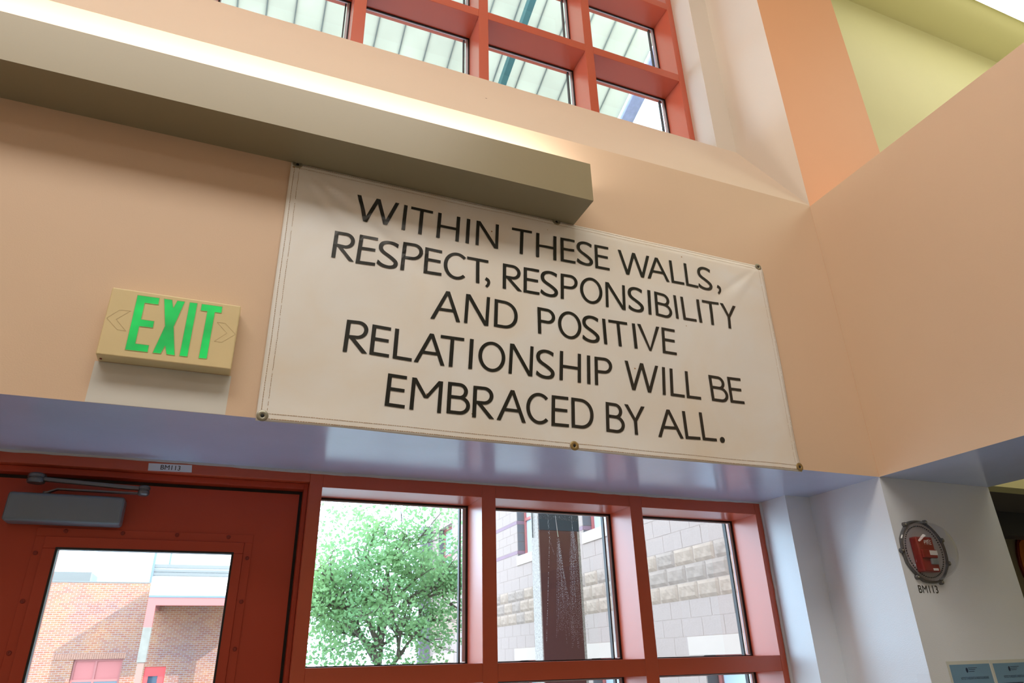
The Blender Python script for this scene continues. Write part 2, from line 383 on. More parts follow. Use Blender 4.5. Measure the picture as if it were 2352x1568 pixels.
# unpainted patch left by an older, larger sign
pt = struct(MB().box(-.369, -.0475, -.0006, .0004, z0 + .0005, 2.262).build('trim_5', M_patch))

# ------------------------------------------------------------------ glazed frames
def glazed_frame(name, xs_l, rows, zbase, ztop, x_end, gy, parent_label):
    """xs_l: (left,right) of every opening; rows: (bottom,top) of every row of openings"""
    root = empty(name, ((xs_l[0][0] + x_end) / 2, D, zbase)); root['kind'] = 'structure'
    ox, oy, oz = root.location
    def P(mbx, nm, mats, **k):
        mbx.v = [(v[0] - ox, v[1] - oy, v[2] - oz) for v in mbx.v]; return mbx.build(nm, mats, root, **k)
    y1 = gy + .03
    edges = [xs_l[0][0] - .0427]
    cols = []
    prev = xs_l[0][0] - (.0427 if name == 'window_1' else .059)
    for (a, b_) in xs_l:
        cols.append((prev, a)); prev = b_
    cols.append((prev, x_end))
    for a, b_ in cols: P(MB().box(a, b_, D, y1, zbase, ztop), 'mullion', M_red, bevel=.0012, seg=1)
    zr = [zbase] + [z for r in rows for z in r] + [ztop]
    rails = [(zr[i], zr[i + 1]) for i in range(0, len(zr), 2)]
    for (a, b_) in xs_l:
        for (za, zb) in rails: P(MB().box(a, b_, D + .0006, y1, za, zb), 'rail', M_red, bevel=.0012, seg=1)
        for (za, zb) in rows:
            P(MB().box(a, b_, gy, gy + .006, za, zb), 'glass_pane', M_glass)
            g = MB(); w = .0065; y_ = gy - .009
            g.box(a, b_, y_, gy, zb - w, zb).box(a, a + w, y_, gy, za, zb - w).box(b_ - w, b_, y_, gy, za, zb - w).box(a + w, b_ - w, y_, gy, za, za + .004)
            P(g, 'gasket', M_black)
            g = MB(); w2 = .011; y_ = gy - .004
            g.box(a + w, b_ - w, y_, gy, zb - w2, zb - w).box(b_ - w - .012, b_ - w, y_, gy, za + w, zb - w2).box(a + w, a + w2, y_, gy, za + w, zb - w2)
            P(g, 'glazing_stop', M_alu)
            # outer stop seen through the pane at the far jamb
            g = MB().box(b_ - .028, b_ - .022, gy + .008, gy + .026, za, zb)
            P(g, 'outer_gasket', M_black)
    return root
cols1 = [(.2787, .8527), (.9069, 1.4836), (1.5385, 2.1116)]
rows1 = [(.326, .8794), (.936, 1.4895), (1.5463, 2.0997)]
win1 = glazed_frame('window_1', cols1, rows1, 0.0, z0 - .0005, 2.1607 - .014, .687, '')
cols2 = [(-2.26, -1.68), (-1.626, -1.046), (-.992, -.435), (-.3815, .2135), (.2724, .8499), (.9028, 1.4808), (1.5333, 2.1068)]
rows2 = [(4.072, 4.6255), (4.6802, 5.2336), (5.288, 5.84)]
win2 = glazed_frame('window_2', cols2, rows2, ZS + .03, 5.90, XQ - .0005, .678, '')

# ------------------------------------------------------------------ rain drops and streaks on the middle pane
random.seed(21)
dr = MB()
def drop(x, z, r):
    n = 5; b = len(dr.v); y = .6938; dr.v.append((x, y + r * .8, z))
    for i in range(n):
        t = 2 * math.pi * i / n; dr.v.append((x + r * math.cos(t), y, z + 1.15 * r * math.sin(t)))
    for i in range(n): dr.f.append((b, b + 1 + (i + 1) % n, b + 1 + i)); dr.mi.append(0)
def drops_line(x0, za, x1, zb, step, r, jit=.0):
    L = math.hypot(x1 - x0, zb - za); n = int(L / step)
    for i in range(n):
        if random.random() < .12: continue
        t = (i + random.random() * .5) / n; drop(x0 + (x1 - x0) * t + random.gauss(0, jit), za + (zb - za) * t, r * random.uniform(.6, 1.35))
for k in range(1): drops_line(1.200, 2.09, 1.204, 1.99, .0028, .0010, .0016)
drops_line(1.204, 1.99, 1.172, 1.61, .0052, .0010)
drops_line(1.207, 1.98, 1.222, 1.93, .0045, .0006)
for k in range(15):
    x0 = 1.243 + random.gauss(0, .003); x1 = 1.215 + .085 * k / 14
    drops_line(x0, 2.0 - .03 * random.random(), x1, 1.60 + .06 * random.random(), .0062, .0007, .0006)
for k in range(20):
    x0 = 1.309 + random.gauss(0, .004); x1 = 1.278 + .078 * k / 19
    xm = x0 + (x1 - x0) * .55; zm = 1.92
    drops_line(x0, 2.025, xm, zm, .0050, .0007, .0006); drops_line(xm, zm, x1, 1.585 + .05 * random.random(), .0062, .0008, .0005)
drops_line(1.310, 2.09, 1.309, 2.02, .0022, .0008)
for k in range(70): drop(random.uniform(1.16, 1.35), 2.078 + random.gauss(0, .006), .0006)
for x0, za, x1, zb in ((1.235, 2.085, 1.243, 2.0), ):
    b = len(dr.v); y = .6940; dr.v += [(x0 - .0009, y, za), (x0 + .0009, y, za), (x1 + .0018, y, zb), (x1 - .0018, y, zb)]; dr.f.append((b, b + 3, b + 2, b + 1)); dr.mi.append(0)
dro = dr.build('rain_streaks', M_drop); tag(dro, 'white rain drops running down the middle lower pane', 'rain drops', kind='stuff')

# ------------------------------------------------------------------ door
YL = .5762
root = empty('door_1', (-.2, YL, 0)); root['kind'] = 'structure'
def DP(mbx, nm, mats, par=None, **k):
    o_ = root.location
    mbx.v = [(v[0] - o_[0], v[1] - o_[1], v[2] - o_[2]) for v in mbx.v]
    return mbx.build(nm, mats, par or root, **k)
DP(MB().box(-.80, .2355, D, .70, 2.115, z0 - .0005), 'door_frame_head', M_red, bevel=.001, seg=1)
DP(MB().box(-.757, .222, .545, .70, 2.0955, 2.1145), 'door_stop_head', M_redD, bevel=.001, seg=1)
DP(MB().box(.222, .2355, .545, .70, 0, 2.1145), 'door_stop_jamb', M_redD, bevel=.001, seg=1)
DP(MB().box(-.80, -.757, D, .70, 0, 2.115), 'door_frame_jamb', M_red)
DP(MB().box(-.757, .222, .588, .66, 2.0835, 2.0955).box(.2125, .222, .588, .66, 0, 2.0835), 'dark_gap_strip', M_black)  # black strip stands in for the dark gap between leaf and stops
gx0, gx1, gz0, gz1 = -.4585, .0272, .95, 1.8845
lf = MB()
lf.box(-.755, gx0, YL, YL + .045, .01, 2.083).box(gx1, .212, YL, YL + .045, .01, 2.083).box(gx0, gx1, YL, YL + .045, gz1, 2.083).box(gx0, gx1, YL, YL + .045, .01, gz0)
leaf = DP(lf, 'door_leaf', M_redD)
def ring(mbx, a0, a1, c0, c1, w, ya, yb):
    """rectangular ring with outer bounds a0..a1, c0..c1"""
    return mbx.box(a0, a1, ya, yb, c1 - w, c1).box(a0, a1, ya, yb, c0, c0 + w).box(a0, a0 + w, ya, yb, c0 + w, c1 - w).box(a1 - w, a1, ya, yb, c0 + w, c1 - w)
tr = MB(); ring(tr, -.519, .0825, .89, 1.943, .0255, YL - .0035, YL)
DP(tr, 'vision_plate', M_redD, bevel=.0008, seg=1)
tr = MB(); ring(tr, -.4935, .057, .915, 1.9175, .034, YL - .009, YL)
DP(tr, 'vision_stop', M_redD, bevel=.002, seg=2)
tr = MB(); ring(tr, gx0 - .002, gx1 + .002, gz0 - .002, gz1 + .002, .006, YL - .0095, YL + .012)
DP(tr, 'gasket', M_black)
DP(MB().box(gx0, gx1, YL + .014, YL + .020, gz0, gz1), 'glass_pane', M_glass)
first = None
bolts = [(-.446, 1.9335), (-.295, 1.9335), (-.144, 1.934), (.007, 1.9335), (.0715, 1.870), (.0715, 1.739), (.0715, 1.604), (.0715, 1.470), (.0715, 1.335), (-.5085, 1.869), (-.5085, 1.737), (-.5085, 1.604), (-.5085, 1.470), (-.5085, 1.335)]
for x, z in bolts:
    if first is None:
        first = MB().lathe((0, 0, 0), (0, -1, 0), [(.0062, 0), (.0062, .0020), (.0050, .0036), (.0016, .0040), (.0014, .0030), (0.0001, .0030)], n=14).mesh('bolt', mat('worn_bolt_paint', (0.30, 0.035, 0.02), 0.35), True)
    o_ = bpy.data.objects.new('bolt', first); link(o_, root); o_.location = (x - root.location[0], -.0035, z - root.location[2])
# door closer
cl = empty('door_closer', (-.46, YL, 1.95))
tag(cl, 'grey hydraulic door closer with folded arm on the red door', 'door closer')
def CP(mbx, nm, mats, **k):
    o_ = cl.location; mbx.v = [(v[0] - o_[0], v[1] - o_[1], v[2] - o_[2]) for v in mbx.v]; return mbx.build(nm, mats, cl, **k)
CP(MB().box(-.601, -.301, .508, .576, 1.948, 2.031), 'cover', M_closer, bevel=.009, seg=3)
CP(MB().lathe((-.540, .505, 2.056), (0, 0, 1), [(.0001, 0), (.021, 0), (.0235, .003), (.0235, .011), (.021, .0125), (.021, .0145), (.0235, .016), (.0235, .024), (.020, .028), (.0001, .028)], n=24), 'shoe_pivot', M_arm, smooth=False)
CP(MB().lathe((-.253, .495, 2.034), (0, 0, 1), [(.0001, 0), (.012, 0), (.0165, .004), (.0165, .013), (.0145, .0145), (.0145, .017), (.0165, .0185), (.0165, .026), (.014, .029), (.0001, .029)], n=24), 'elbow_pivot', M_arm)
def bar(pa, pb, wy, wz):
    mbx = MB(); pa, pb = Vector(pa), Vector(pb)
    for_ = [(-wy, -wz), (wy, -wz), (wy, wz), (-wy, wz)]
    vs = [(pa.x, pa.y + a, pa.z + c) for a, c in for_] + [(pb.x, pb.y + a, pb.z + c) for a, c in for_]
    return mbx.add(vs, [(0, 1, 2, 3), (7, 6, 5, 4), (0, 4, 5, 1), (1, 5, 6, 2), (2, 6, 7, 3), (3, 7, 4, 0)])
CP(bar((-.53, .505, 2.069), (-.262, .497, 2.055), .009, .0055), 'forearm', M_arm, bevel=.002)
ma = bar((-.485, .53, 2.047), (-.262, .497, 2.040), .009, .0022)
bz = bar((-.515, .54, 2.036), (-.485, .53, 2.047), .009, .0022); ma.add(bz.v, bz.f)
CP(ma, 'main_arm', M_arm)
CP(MB().cyl((-.513, .542, 2.026), (-.513, .542, 2.040), .011, n=16), 'spindle', M_arm)
# room number tag on the door head
tg = empty('room_number_tag', (-.1945, D, 2.13))
tag(tg, 'small grey tape label reading BM113 on the red door head', 'label')
o_ = MB().add([(-.2580 + .1945, -.0012, 2.1405 - 2.13), (-.2560 + .1945, -.0012, 2.1168 - 2.13), (-.1310 + .1945, -.0012, 2.1198 - 2.13), (-.1335 + .1945, -.0012, 2.1435 - 2.13)], [(0, 1, 2, 3)]).build('tape', M_label, tg)
text_mesh('lettering', 'BM113', .0215, M_ink, tg, Matrix.Translation((.0008, -.0017, -.0068)) @ Matrix.Rotation(-.015, 4, 'Y') @ Matrix.Rotation(math.pi / 2, 4, 'X'), sx=.98)

# ------------------------------------------------------------------ uplight on the wall
fx = empty('wall_uplight', (-1.0, 0, 3.009))
tag(fx, 'long beige metal wall uplight with an open top above the banner', 'light fixture')
def FP(mbx, nm, mats, **k):
    o_ = fx.location; mbx.v = [(v[0] - o_[0], v[1] - o_[1], v[2] - o_[2]) for v in mbx.v]; return mbx.build(nm, mats, fx, **k)
xa, xb = -3.6, 1.0337
hs = MB()
hs.prism_x([(0, 3.0095), (-.1568, 3.0095), (-.1568, 3.1726), (-.1508, 3.1726), (-.1508, 3.0165), (-.0008, 3.0165)], xa, xb)
hs.box(xb - .004, xb, -.1508, -.0004, 3.0165, 3.1720)
hs.box(xa, xa + .004, -.1508, -.0004, 3.0165, 3.1720)
FP(hs, 'housing', M_fix)
FP(MB().prism_x([(-.148, 3.03), (-.110, 3.022), (-.045, 3.022), (-.012, 3.03), (-.012, 3.026), (-.148, 3.026)], xa + .02, xb - .02), 'reflector', M_fixin)
for x_ in (-2.9, -1.65, -.4): FP(MB().cyl((x_ - .58, -.08, 3.062), (x_ + .58, -.08, 3.062), .013, n=12), 'tube', M_tube)

# ------------------------------------------------------------------ banner
BX0t, BX1t, BX0b, BX1b, BZ0, BZ1 = .0262, 1.9035, .0285, 1.8885, 2.1425, 3.0085
def bx_at(u, v):      # u,v in 0..1 (v up)
    return (BX0b + (BX0t - BX0b) * v) * (1 - u) + (BX1b + (BX1t - BX1b) * v) * u
GROM = [(.0455, 3.0035), (.961, 3.0035), (1.8835, 3.0005), (.0440, 2.1565), (.971, 2.1560), (1.8795, 2.1580)]
def cloth_y(x, z):
    """how far the cloth stands off the wall"""
    d = .0080
    def fold(cx, cz, a0, da, amp, L, seed):
        dx, dz = x - cx, z - cz; r = math.hypot(dx, dz)
        if r < 1e-4: return 0
        th = math.atan2(dz, dx); k = (th - a0) / da
        return amp * math.exp(-k * k) * min(1, r / .16) * math.exp(-(r / L) ** 2)
    d += fold(.045, 3.003, -.62, .050, -.0042, .62, 0) + fold(.045, 3.003, -.50, .07, .0036, .60, 0) + fold(.045, 3.003, -1.00, .07, -.0030, .42, 0) + fold(.045, 3.003, -.82, .07, .0035, .42, 0)
    d += fold(1.8835, 3.0, math.pi + .72 - 2 * math.pi + 2 * math.pi - 0, .06, 0, 1, 0)
    def fold2(cx, cz, ang, da, amp, L):
        dx, dz = x - cx, z - cz; r = math.hypot(dx, dz)
        if r < 1e-4: return 0
        th = math.atan2(dz, dx); e = math.atan2(math.sin(th - ang), math.cos(th - ang)) / da
        return amp * math.exp(-e * e) * min(1, r / .14) * math.exp(-(r / L) ** 2)
    d += fold2(1.8835, 3.0, math.radians(-143), .07, -.0032, .45) + fold2(1.8835, 3.0, math.radians(-133), .09, .0028, .42)
    d += fold2(1.8795, 2.158, math.radians(100), .07, .003, .30) + fold2(.961, 3.0035, math.radians(-60), .09, .003, .35) + fold2(.961, 3.0035, math.radians(-115), .09, .0026, .35)
    d += .0022 * math.sin(2.1 * x + 3.3 * z + .5) + .0014 * math.sin(5.3 * x - 4.1 * z + 1.2) + .0009 * math.sin(9.7 * x + 7.9 * z) + .0006 * math.sin(17 * x - 11 * z + 2)
    d += .0020 * math.exp(-((z - BZ0) / .05) ** 2) * (1 + math.sin(7 * x))
    edge = min(1, (3.0085 - z) / .03) if z > 2.9 else 1
    return -max(.0018, d * (.35 + .65 * edge))
ban = empty('banner', (.96, 0, BZ0))
tag(ban, 'white vinyl banner with black lettering hung by six grommets under the wall uplight', 'banner')
def BP(mbx, nm, mats, par=None, **k):
    mbx.v = [(v[0] - .96, v[1], v[2] - BZ0) for v in mbx.v]; return mbx.build(nm, mats, par or ban, **k)
nx, nz = 190, 90
cm_ = MB()
for j in range(nz + 1):
    for i in range(nx + 1):
        u, v = i / nx, j / nz; x = bx_at(u, v); z = BZ0 + (BZ1 - BZ0) * v
        if v == 0: z += .0012 * math.sin(9 * x) - .0006
        if u == 1: x += -.0045 * math.sin(math.pi * v) - .002 * math.sin(3 * math.pi * v)
        cm_.v.append((x, cloth_y(x, z), z))
for j in range(nz):
    for i in range(nx):
        a = j * (nx + 1) + i; cm_.f.append((a, a + 1, a + nx + 2, a + nx + 1)); cm_.mi.append(0)
cl_ = BP(cm_, 'cloth', M_banner, smooth=True)
sd = cl_.modifiers.new('thick', 'SOLIDIFY'); sd.thickness = .0007; sd.offset = -1
# hem: two rows of brown stitches near every edge
st = MB()
def stitch_line(pa, pb, w=.0011, step=.0068, skip=0):
    w *= 1.3
    L = math.hypot(pb[0] - pa[0], pb[1] - pa[1]); n = int(L / step); tx, tz = (pb[0] - pa[0]) / L, (pb[1] - pa[1]) / L
    for i in range(n):
        if random.random() < skip: continue
        s0 = i * step; s1 = s0 + step * random.uniform(.62, .95)
        wob = .0005 * math.sin(i * .13) + random.gauss(0, .00012)
        q = []
        for s_, k in ((s0, -1), (s1, -1), (s1, 1), (s0, 1)):
            x = pa[0] + tx * s_ - tz * (k * w / 2 + wob); z = pa[1] + tz * s_ + tx * (k * w / 2 + wob); q.append((x, cloth_y(x, z) - .0009, z))
        st.add(q, [(0, 1, 2, 3)])
def E_(u, v, dx=0, dz=0): return (bx_at(u, v) + dx, BZ0 + (BZ1 - BZ0) * v + dz)
for k, (o1, w_) in enumerate(((.0115, .0010), (.0265, .0008))): stitch_line(E_(0, 0, o1, .004), E_(0, 1, o1, -.004), w_, skip=.12 * k)
for o1, w_ in ((.0070, .0013), (.0215, .0010)): stitch_line(E_(0, 0, .004, o1), E_(1, 0, -.004, o1), w_)
for o1, w_ in ((.0065, .0011), (.0200, .0009)): stitch_line(E_(0, 1, .004, -o1), E_(1, 1, -.004, -o1), w_)
for o1, w_ in ((.0110, .0007), (.0240, .0006)): stitch_line(E_(1, 0, -o1, .004), E_(1, 1, -o1, -.004), w_, skip=.1)
sto = BP(st, 'stitching', M_stitch); sto['kind'] = 'stuff'
# grommets, each with its screw
g0 = None
for i, (x, z) in enumerate(GROM):
    if g0 is None:
        g0 = MB().lathe((0, 0, 0), (0, -1, 0), [(.0152, 0), (.0152, .0012), (.0140, .0022), (.0075, .0026), (.0048, .0016), (.0044, .0004)], n=28).mesh('grommet', M_grom, True)
        g1 = MB().lathe((0, 0, 0), (0, -1, 0), [(.0046, 0), (.0044, .0012), (.0032, .0020), (.0010, .0018), (.0001, .0014)], n=14).mesh('screw', M_screw, True)
        g2 = g0.copy(); g2.materials[0] = M_grom2
    o_ = bpy.data.objects.new('grommet', g2 if i >= 4 else g0); link(o_, ban); o_.location = (x - .96, cloth_y(x, z) - .0010, z - BZ0)
    s_ = bpy.data.objects.new('screw', g1); link(s_, o_); s_.location = (0, -.0002, 0)

# ---- lettering: hand-set vinyl capitals, each at its own place on the cloth
LINES = [[('W',0.2347,0.1384,0.0055,2.8377,0.0964,0.0004),('I',0.3897,0.0119,0.0054,2.8329,0.1003,-0.0005),('T',0.4143,0.0756,0.005,2.8301,0.1025,0.0003),('H',0.5077,0.079,0.0054,2.8308,0.1018,0.0007),('I',0.6101,0.0127,0.0055,2.8322,0.101,0.0),('N',0.646,0.0823,0.0049,2.8322,0.1013,0.0013),('T',0.7763,0.0766,0.006,2.8309,0.1038,0.0016),('H',0.8696,0.0796,0.0059,2.8312,0.1024,0.0013),('E',0.9658,0.0585,0.0049,2.8336,0.1012,-0.0),('S',1.0307,0.0644,0.0045,2.8347,0.1017,0),('E',1.1042,0.0601,0.0044,2.833,0.1011,0.0009),('W',1.2036,0.1386,0.0041,2.8328,0.1014,0.0013),('A',1.3271,0.0976,0.0019,2.8354,0.0994,0.0017),('L',1.434,0.0584,0.0002,2.8371,0.099,0.0009),('L',1.5003,0.0564,0.0011,2.8374,0.0993,-0.001),('S',1.559,0.0649,0.0045,2.8356,0.1017,0),(',',1.6426,0.0246,0.0045,2.8461,0.1017,0)],[('R',0.1781,0.0695,0.0038,2.6826,0.0992,-0.0018),('E',0.2525,0.0603,0.0063,2.6778,0.105,0.0021),('S',0.3182,0.0653,0.0045,2.68,0.1017,0),('P',0.3929,0.0678,0.006,2.6821,0.1053,0.0024),('E',0.4692,0.0594,0.0027,2.6869,0.0967,-0.0005),('C',0.5331,0.0805,0.0045,2.6832,0.1017,0),('T',0.6145,0.0759,0.0016,2.6825,0.0969,0.0002),(',',0.6752,0.022,0.0045,2.6894,0.1017,0),('R',0.7416,0.0708,0.0033,2.6802,0.0995,0.0006),('E',0.817,0.06,0.005,2.6797,0.1007,0.0006),('S',0.882,0.0647,0.0045,2.681,0.1017,0),('P',0.9568,0.0666,0.0055,2.6803,0.1018,0.0019),('O',1.0328,0.0894,0.0045,2.6833,0.1017,0),('N',1.134,0.0819,0.0065,2.6793,0.1029,0.0007),('S',1.2295,0.0636,0.0045,2.682,0.1017,0),('I',1.3115,0.013,0.0072,2.6806,0.1029,-0.0),('B',1.343,0.0734,0.0052,2.6822,0.101,-0.0053),('I',1.4331,0.0122,-0.0004,2.6853,0.0981,-0.0001),('L',1.4661,0.0598,-0.0019,2.6863,0.0966,0.0008),('I',1.5377,0.0131,0.0003,2.6862,0.0987,0.0006),('T',1.558,0.0769,0.0069,2.6839,0.1038,0.0011),('Y',1.6383,0.0739,0.0085,2.6838,0.1043,-0.0033)],[('A',0.4954,0.098,0.008,2.525,0.1073,0.0023),('N',0.6059,0.0829,0.0073,2.5284,0.1064,0.002),('D',0.7078,0.0828,0.0043,2.5321,0.1021,-0.0019),('P',0.8639,0.0657,0.0026,2.5324,0.0997,-0.0012),('O',0.9387,0.0897,0.0045,2.5323,0.1017,0),('S',1.0327,0.0654,0.0045,2.5311,0.1017,0),('I',1.1153,0.0127,-0.0003,2.5326,0.0976,-0.0001),('T',1.1407,0.0763,-0.0014,2.5323,0.0979,0.001),('I',1.2359,0.0131,-0.0008,2.5333,0.0979,0.0004),('V',1.2546,0.094,0.0028,2.5323,0.1007,0.0026),('E',1.3534,0.0599,0.0072,2.5331,0.1035,-0.0002)],[('R',0.2371,0.0712,0.0053,2.373,0.1053,0.0035),('E',0.3139,0.0586,0.0045,2.3754,0.1004,-0.002),('L',0.3835,0.0583,0.0038,2.3724,0.1008,-0.0018),('A',0.4481,0.0966,0.0058,2.3706,0.1026,-0.0001),('T',0.5253,0.0768,0.0056,2.3701,0.1034,0.0007),('I',0.6205,0.0126,0.0059,2.3715,0.1035,-0.0001),('O',0.6517,0.0908,0.0045,2.3724,0.1017,0),('N',0.7538,0.0829,0.0091,2.3728,0.1065,0.0009),('S',0.8509,0.0657,0.0045,2.3731,0.1017,0),('H',0.934,0.0795,0.0082,2.3751,0.1053,0.0001),('I',1.0364,0.0127,0.0074,2.3747,0.1046,0.0004),('P',1.0658,0.0681,0.007,2.3752,0.1037,0.0021),('W',1.1792,0.136,0.0112,2.3757,0.1052,-0.0024),('I',1.3317,0.0122,0.0104,2.3724,0.1051,-0.0001),('L',1.3636,0.0579,0.0097,2.3721,0.1043,-0.0008),('L',1.43,0.0602,0.0072,2.3713,0.1032,0.0),('B',1.5368,0.0765,0.0012,2.3732,0.0998,-0.0009),('E',1.6193,0.0633,0.0024,2.3756,0.1008,0.0013)],[('E',0.3673,0.0588,0.0058,2.2208,0.1018,-0.0017),('M',0.4402,0.0955,0.0056,2.218,0.1016,-0.0011),('B',0.5524,0.0728,0.0045,2.2192,0.1011,-0.0002),('R',0.6326,0.0712,0.0049,2.2148,0.1024,0.001),('A',0.7114,0.0974,0.0064,2.215,0.1028,-0.0001),('C',0.8095,0.0807,0.0045,2.2171,0.1017,0),('E',0.8958,0.0618,0.007,2.2152,0.1031,0.0008),('D',0.9668,0.0808,0.0062,2.2168,0.1024,-0.0009),('B',1.0932,0.0713,0.0074,2.2159,0.1031,-0.0016),('Y',1.1683,0.0797,0.004,2.217,0.1028,-0.0007),('A',1.2925,0.101,0.0018,2.2174,0.1006,0.0024),('L',1.4015,0.061,-0.0003,2.22,0.0999,0.0016),('L',1.4709,0.0598,0.0001,2.2217,0.1009,0.0005),('.',1.5447,0.0197,-0.0,2.2201,0.1023,0.0024)]]
TS, TB = .0124, .0103      # stem and bar widths
def glyph(ch, w, h):
    q = []
    R = lambda x0, x1, a, b_: q.append([(x0, a), (x1, a), (x1, b_), (x0, b_)])
    def dg(xb, xt, hw=None, a=0.0, b_=1.0):       # slanted stroke, flat ends; xb/xt are left edges at bottom/top
        dx = abs(xt - xb); dz = (b_ - a) * h; t = (TS * .98) * math.hypot(dx, dz) / dz if hw is None else hw
        q.append([(xb, a * h), (xb + t, a * h), (xt + t, b_ * h), (xt, b_ * h)]); return t
    def arc(pts_o, pts_i):
        for k in range(len(pts_o) - 1): q.append([pts_i[k], pts_o[k], pts_o[k + 1], pts_i[k + 1]])
    def ell(cx, cz, rx, rz, t0, t1, n=20, e=1.0, tx=TS, tz=TB):
        po, pi_ = [], []
        for k in range(n + 1):
            t = math.radians(t0 + (t1 - t0) * k / n); c, s = math.cos(t), math.sin(t)
            ce = math.copysign(abs(c) ** e, c); se = math.copysign(abs(s) ** e, s)
            po.append((cx + rx * ce, cz + rz * se)); pi_.append((cx + (rx - tx) * ce, cz + (rz - tz) * se))
        arc(po, pi_)
    if ch == 'I': R(0, w, 0, h)
    elif ch == 'E': R(0, TS, 0, h); R(TS, w * .97, h - TB, h); R(TS, w * .91, .535 * h - TB / 2, .535 * h + TB / 2); R(TS, w, 0, TB)
    elif ch == 'L': R(0, TS, 0, h); R(TS, w, 0, TB)
    elif ch == 'T': R(0, w, h - TB, h); R(w / 2 - TS / 2, w / 2 + TS / 2, 0, h - TB)
    elif ch == 'H': R(0, TS, 0, h); R(w - TS, w, 0, h); R(TS, w - TS, .435 * h, .435 * h + TB)
    elif ch == 'N':
        R(0, TS * .92, 0, h); R(w - TS * .92, w, 0, h)
        q.append([(w - TS * 1.15, 0), (w, 0), (TS * 1.15, h), (0, h)][0:4])
    elif ch == 'M':
        t = TS * .96; R(0, t, 0, h); R(w - t, w, 0, h); m_ = w * .48
        q.append([(m_ - t * .45, .41 * h), (m_ + t * .55, .41 * h), (t * 1.15, h), (0, h)])
        q.append([(m_ - t * .45, .41 * h), (m_ + t * .55, .41 * h), (w, h), (w - t * 1.15, h)])
    elif ch == 'W':
        t = TS * 1.03; f = TS * .52
        q.append([(.27 * w - f, 0), (.27 * w + f, 0), (t, h), (0, h)]); q.append([(.27 * w - f, 0), (.27 * w + f, 0), (.5 * w + f, h), (.5 * w - f, h)])
        q.append([(.73 * w - f, 0), (.73 * w + f, 0), (.5 * w + f, h), (.5 * w - f, h)]); q.append([(.73 * w - f, 0), (.73 * w + f, 0), (w, h), (w - t, h)])
    elif ch == 'V':
        t = TS * 1.12; f = .0042
        q.append([(.5 * w - f, 0), (.5 * w + f, 0), (t, h), (0, h)]); q.append([(.5 * w - f, 0), (.5 * w + f, 0), (w, h), (w - t, h)])
    elif ch == 'A':
        t = TS * 1.06; f = .0062
        q.append([(0, 0), (t, 0), (.5 * w + f, h), (.5 * w - f, h)]); q.append([(w - t, 0), (w, 0), (.5 * w + f, h), (.5 * w - f, h)]); R(.25 * w, .75 * w, .305 * h, .305 * h + TB * .97)
    elif ch == 'Y':
        t = TS * 1.15; s_ = TS / 2
        R(.5 * w - s_, .5 * w + s_, 0, .47 * h)
        q.append([(.5 * w - s_, .46 * h), (.5 * w + s_, .46 * h), (t, h), (0, h)]); q.append([(.5 * w - s_, .46 * h), (.5 * w + s_, .46 * h), (w, h), (w - t, h)])
    elif ch in 'PR':
        bw = w if ch == 'P' else w * .93; c0, c1 = .43 * h, h; cz = (c0 + c1) / 2; rz = (c1 - c0) / 2; cx = bw - rz * 1.05
        R(0, TS, 0, h); R(TS, cx, h - TB, h); R(TS, cx, c0, c0 + TB); ell(cx, cz, bw - cx, rz, -90, 90, 18)
        if ch == 'R': q.append([(.775 * w, 0), (w, 0), (.40 * w, .45 * h), (.19 * w, .45 * h)])
    elif ch == 'B':
        R(0, TS, 0, h)
        c0 = .485 * h; rz = (h - c0) / 2; cx = .88 * w - rz * 1.02; R(TS, cx, h - TB, h); R(TS, cx, c0, c0 + TB); ell(cx, (h + c0) / 2, .88 * w - cx, rz, -90, 90, 18)
        c1 = c0 + TB; rz = c1 / 2; cx = w - rz * 1.12; R(TS, cx, 0, TB); R(TS, cx, c0, c0 + TB); ell(cx, rz, w - cx, rz, -90, 90, 18)
    elif ch == 'D':
        R(0, TS, 0, h); cx = w * .40; R(TS, cx, h - TB, h); R(TS, cx, 0, TB); ell(cx, h / 2, w - cx, h / 2, -90, 90, 26, e=.94)
    elif ch == 'O': ell(w / 2, h / 2, w / 2, h * .515, 0, 360, 48)
    elif ch == 'C': ell(w * .555, h / 2, w * .555, h * .512, 46, 314, 40)
    elif ch == '.': q += [[(w / 2, .07 * h), (w / 2 + .0107 * math.cos(a), .085 * h + .0107 * math.sin(a)), (w / 2 + .0107 * math.cos(b_), .085 * h + .0107 * math.sin(b_))] for a, b_ in [(2 * math.pi * k / 20, 2 * math.pi * (k + 1) / 20) for k in range(20)]]
    elif ch in 'S,':
        if ch == 'S': P_ = [(.935, .875), (.80, .922), (.60, .955), (.38, .945), (.18, .875), (.095, .755), (.13, .63), (.28, .535), (.50, .455), (.72, .365), (.875, .27), (.895, .165), (.79, .080), (.58, .043), (.34, .055), (.15, .100), (.015, .165)]
        else: P_ = [(.22, .165), (.60, .125), (.76, .045), (.66, -.055), (.36, -.145)]
        P_ = [(a * w, b_ * h) for a, b_ in P_]
        fine = []
        for k in range(len(P_) - 1):
            p0 = P_[max(0, k - 1)]; p1 = P_[k]; p2 = P_[k + 1]; p3 = P_[min(len(P_) - 1, k + 2)]
            for s_ in range(4):
                t = s_ / 4
                fine.append(tuple(.5 * ((2 * p1[c]) + (-p0[c] + p2[c]) * t + (2 * p0[c] - 5 * p1[c] + 4 * p2[c] - p3[c]) * t * t + (-p0[c] + 3 * p1[c] - 3 * p2[c] + p3[c]) * t ** 3) for c in (0, 1)))
        fine.append(P_[-1]); L, Rr = [], []
        n = len(fine)
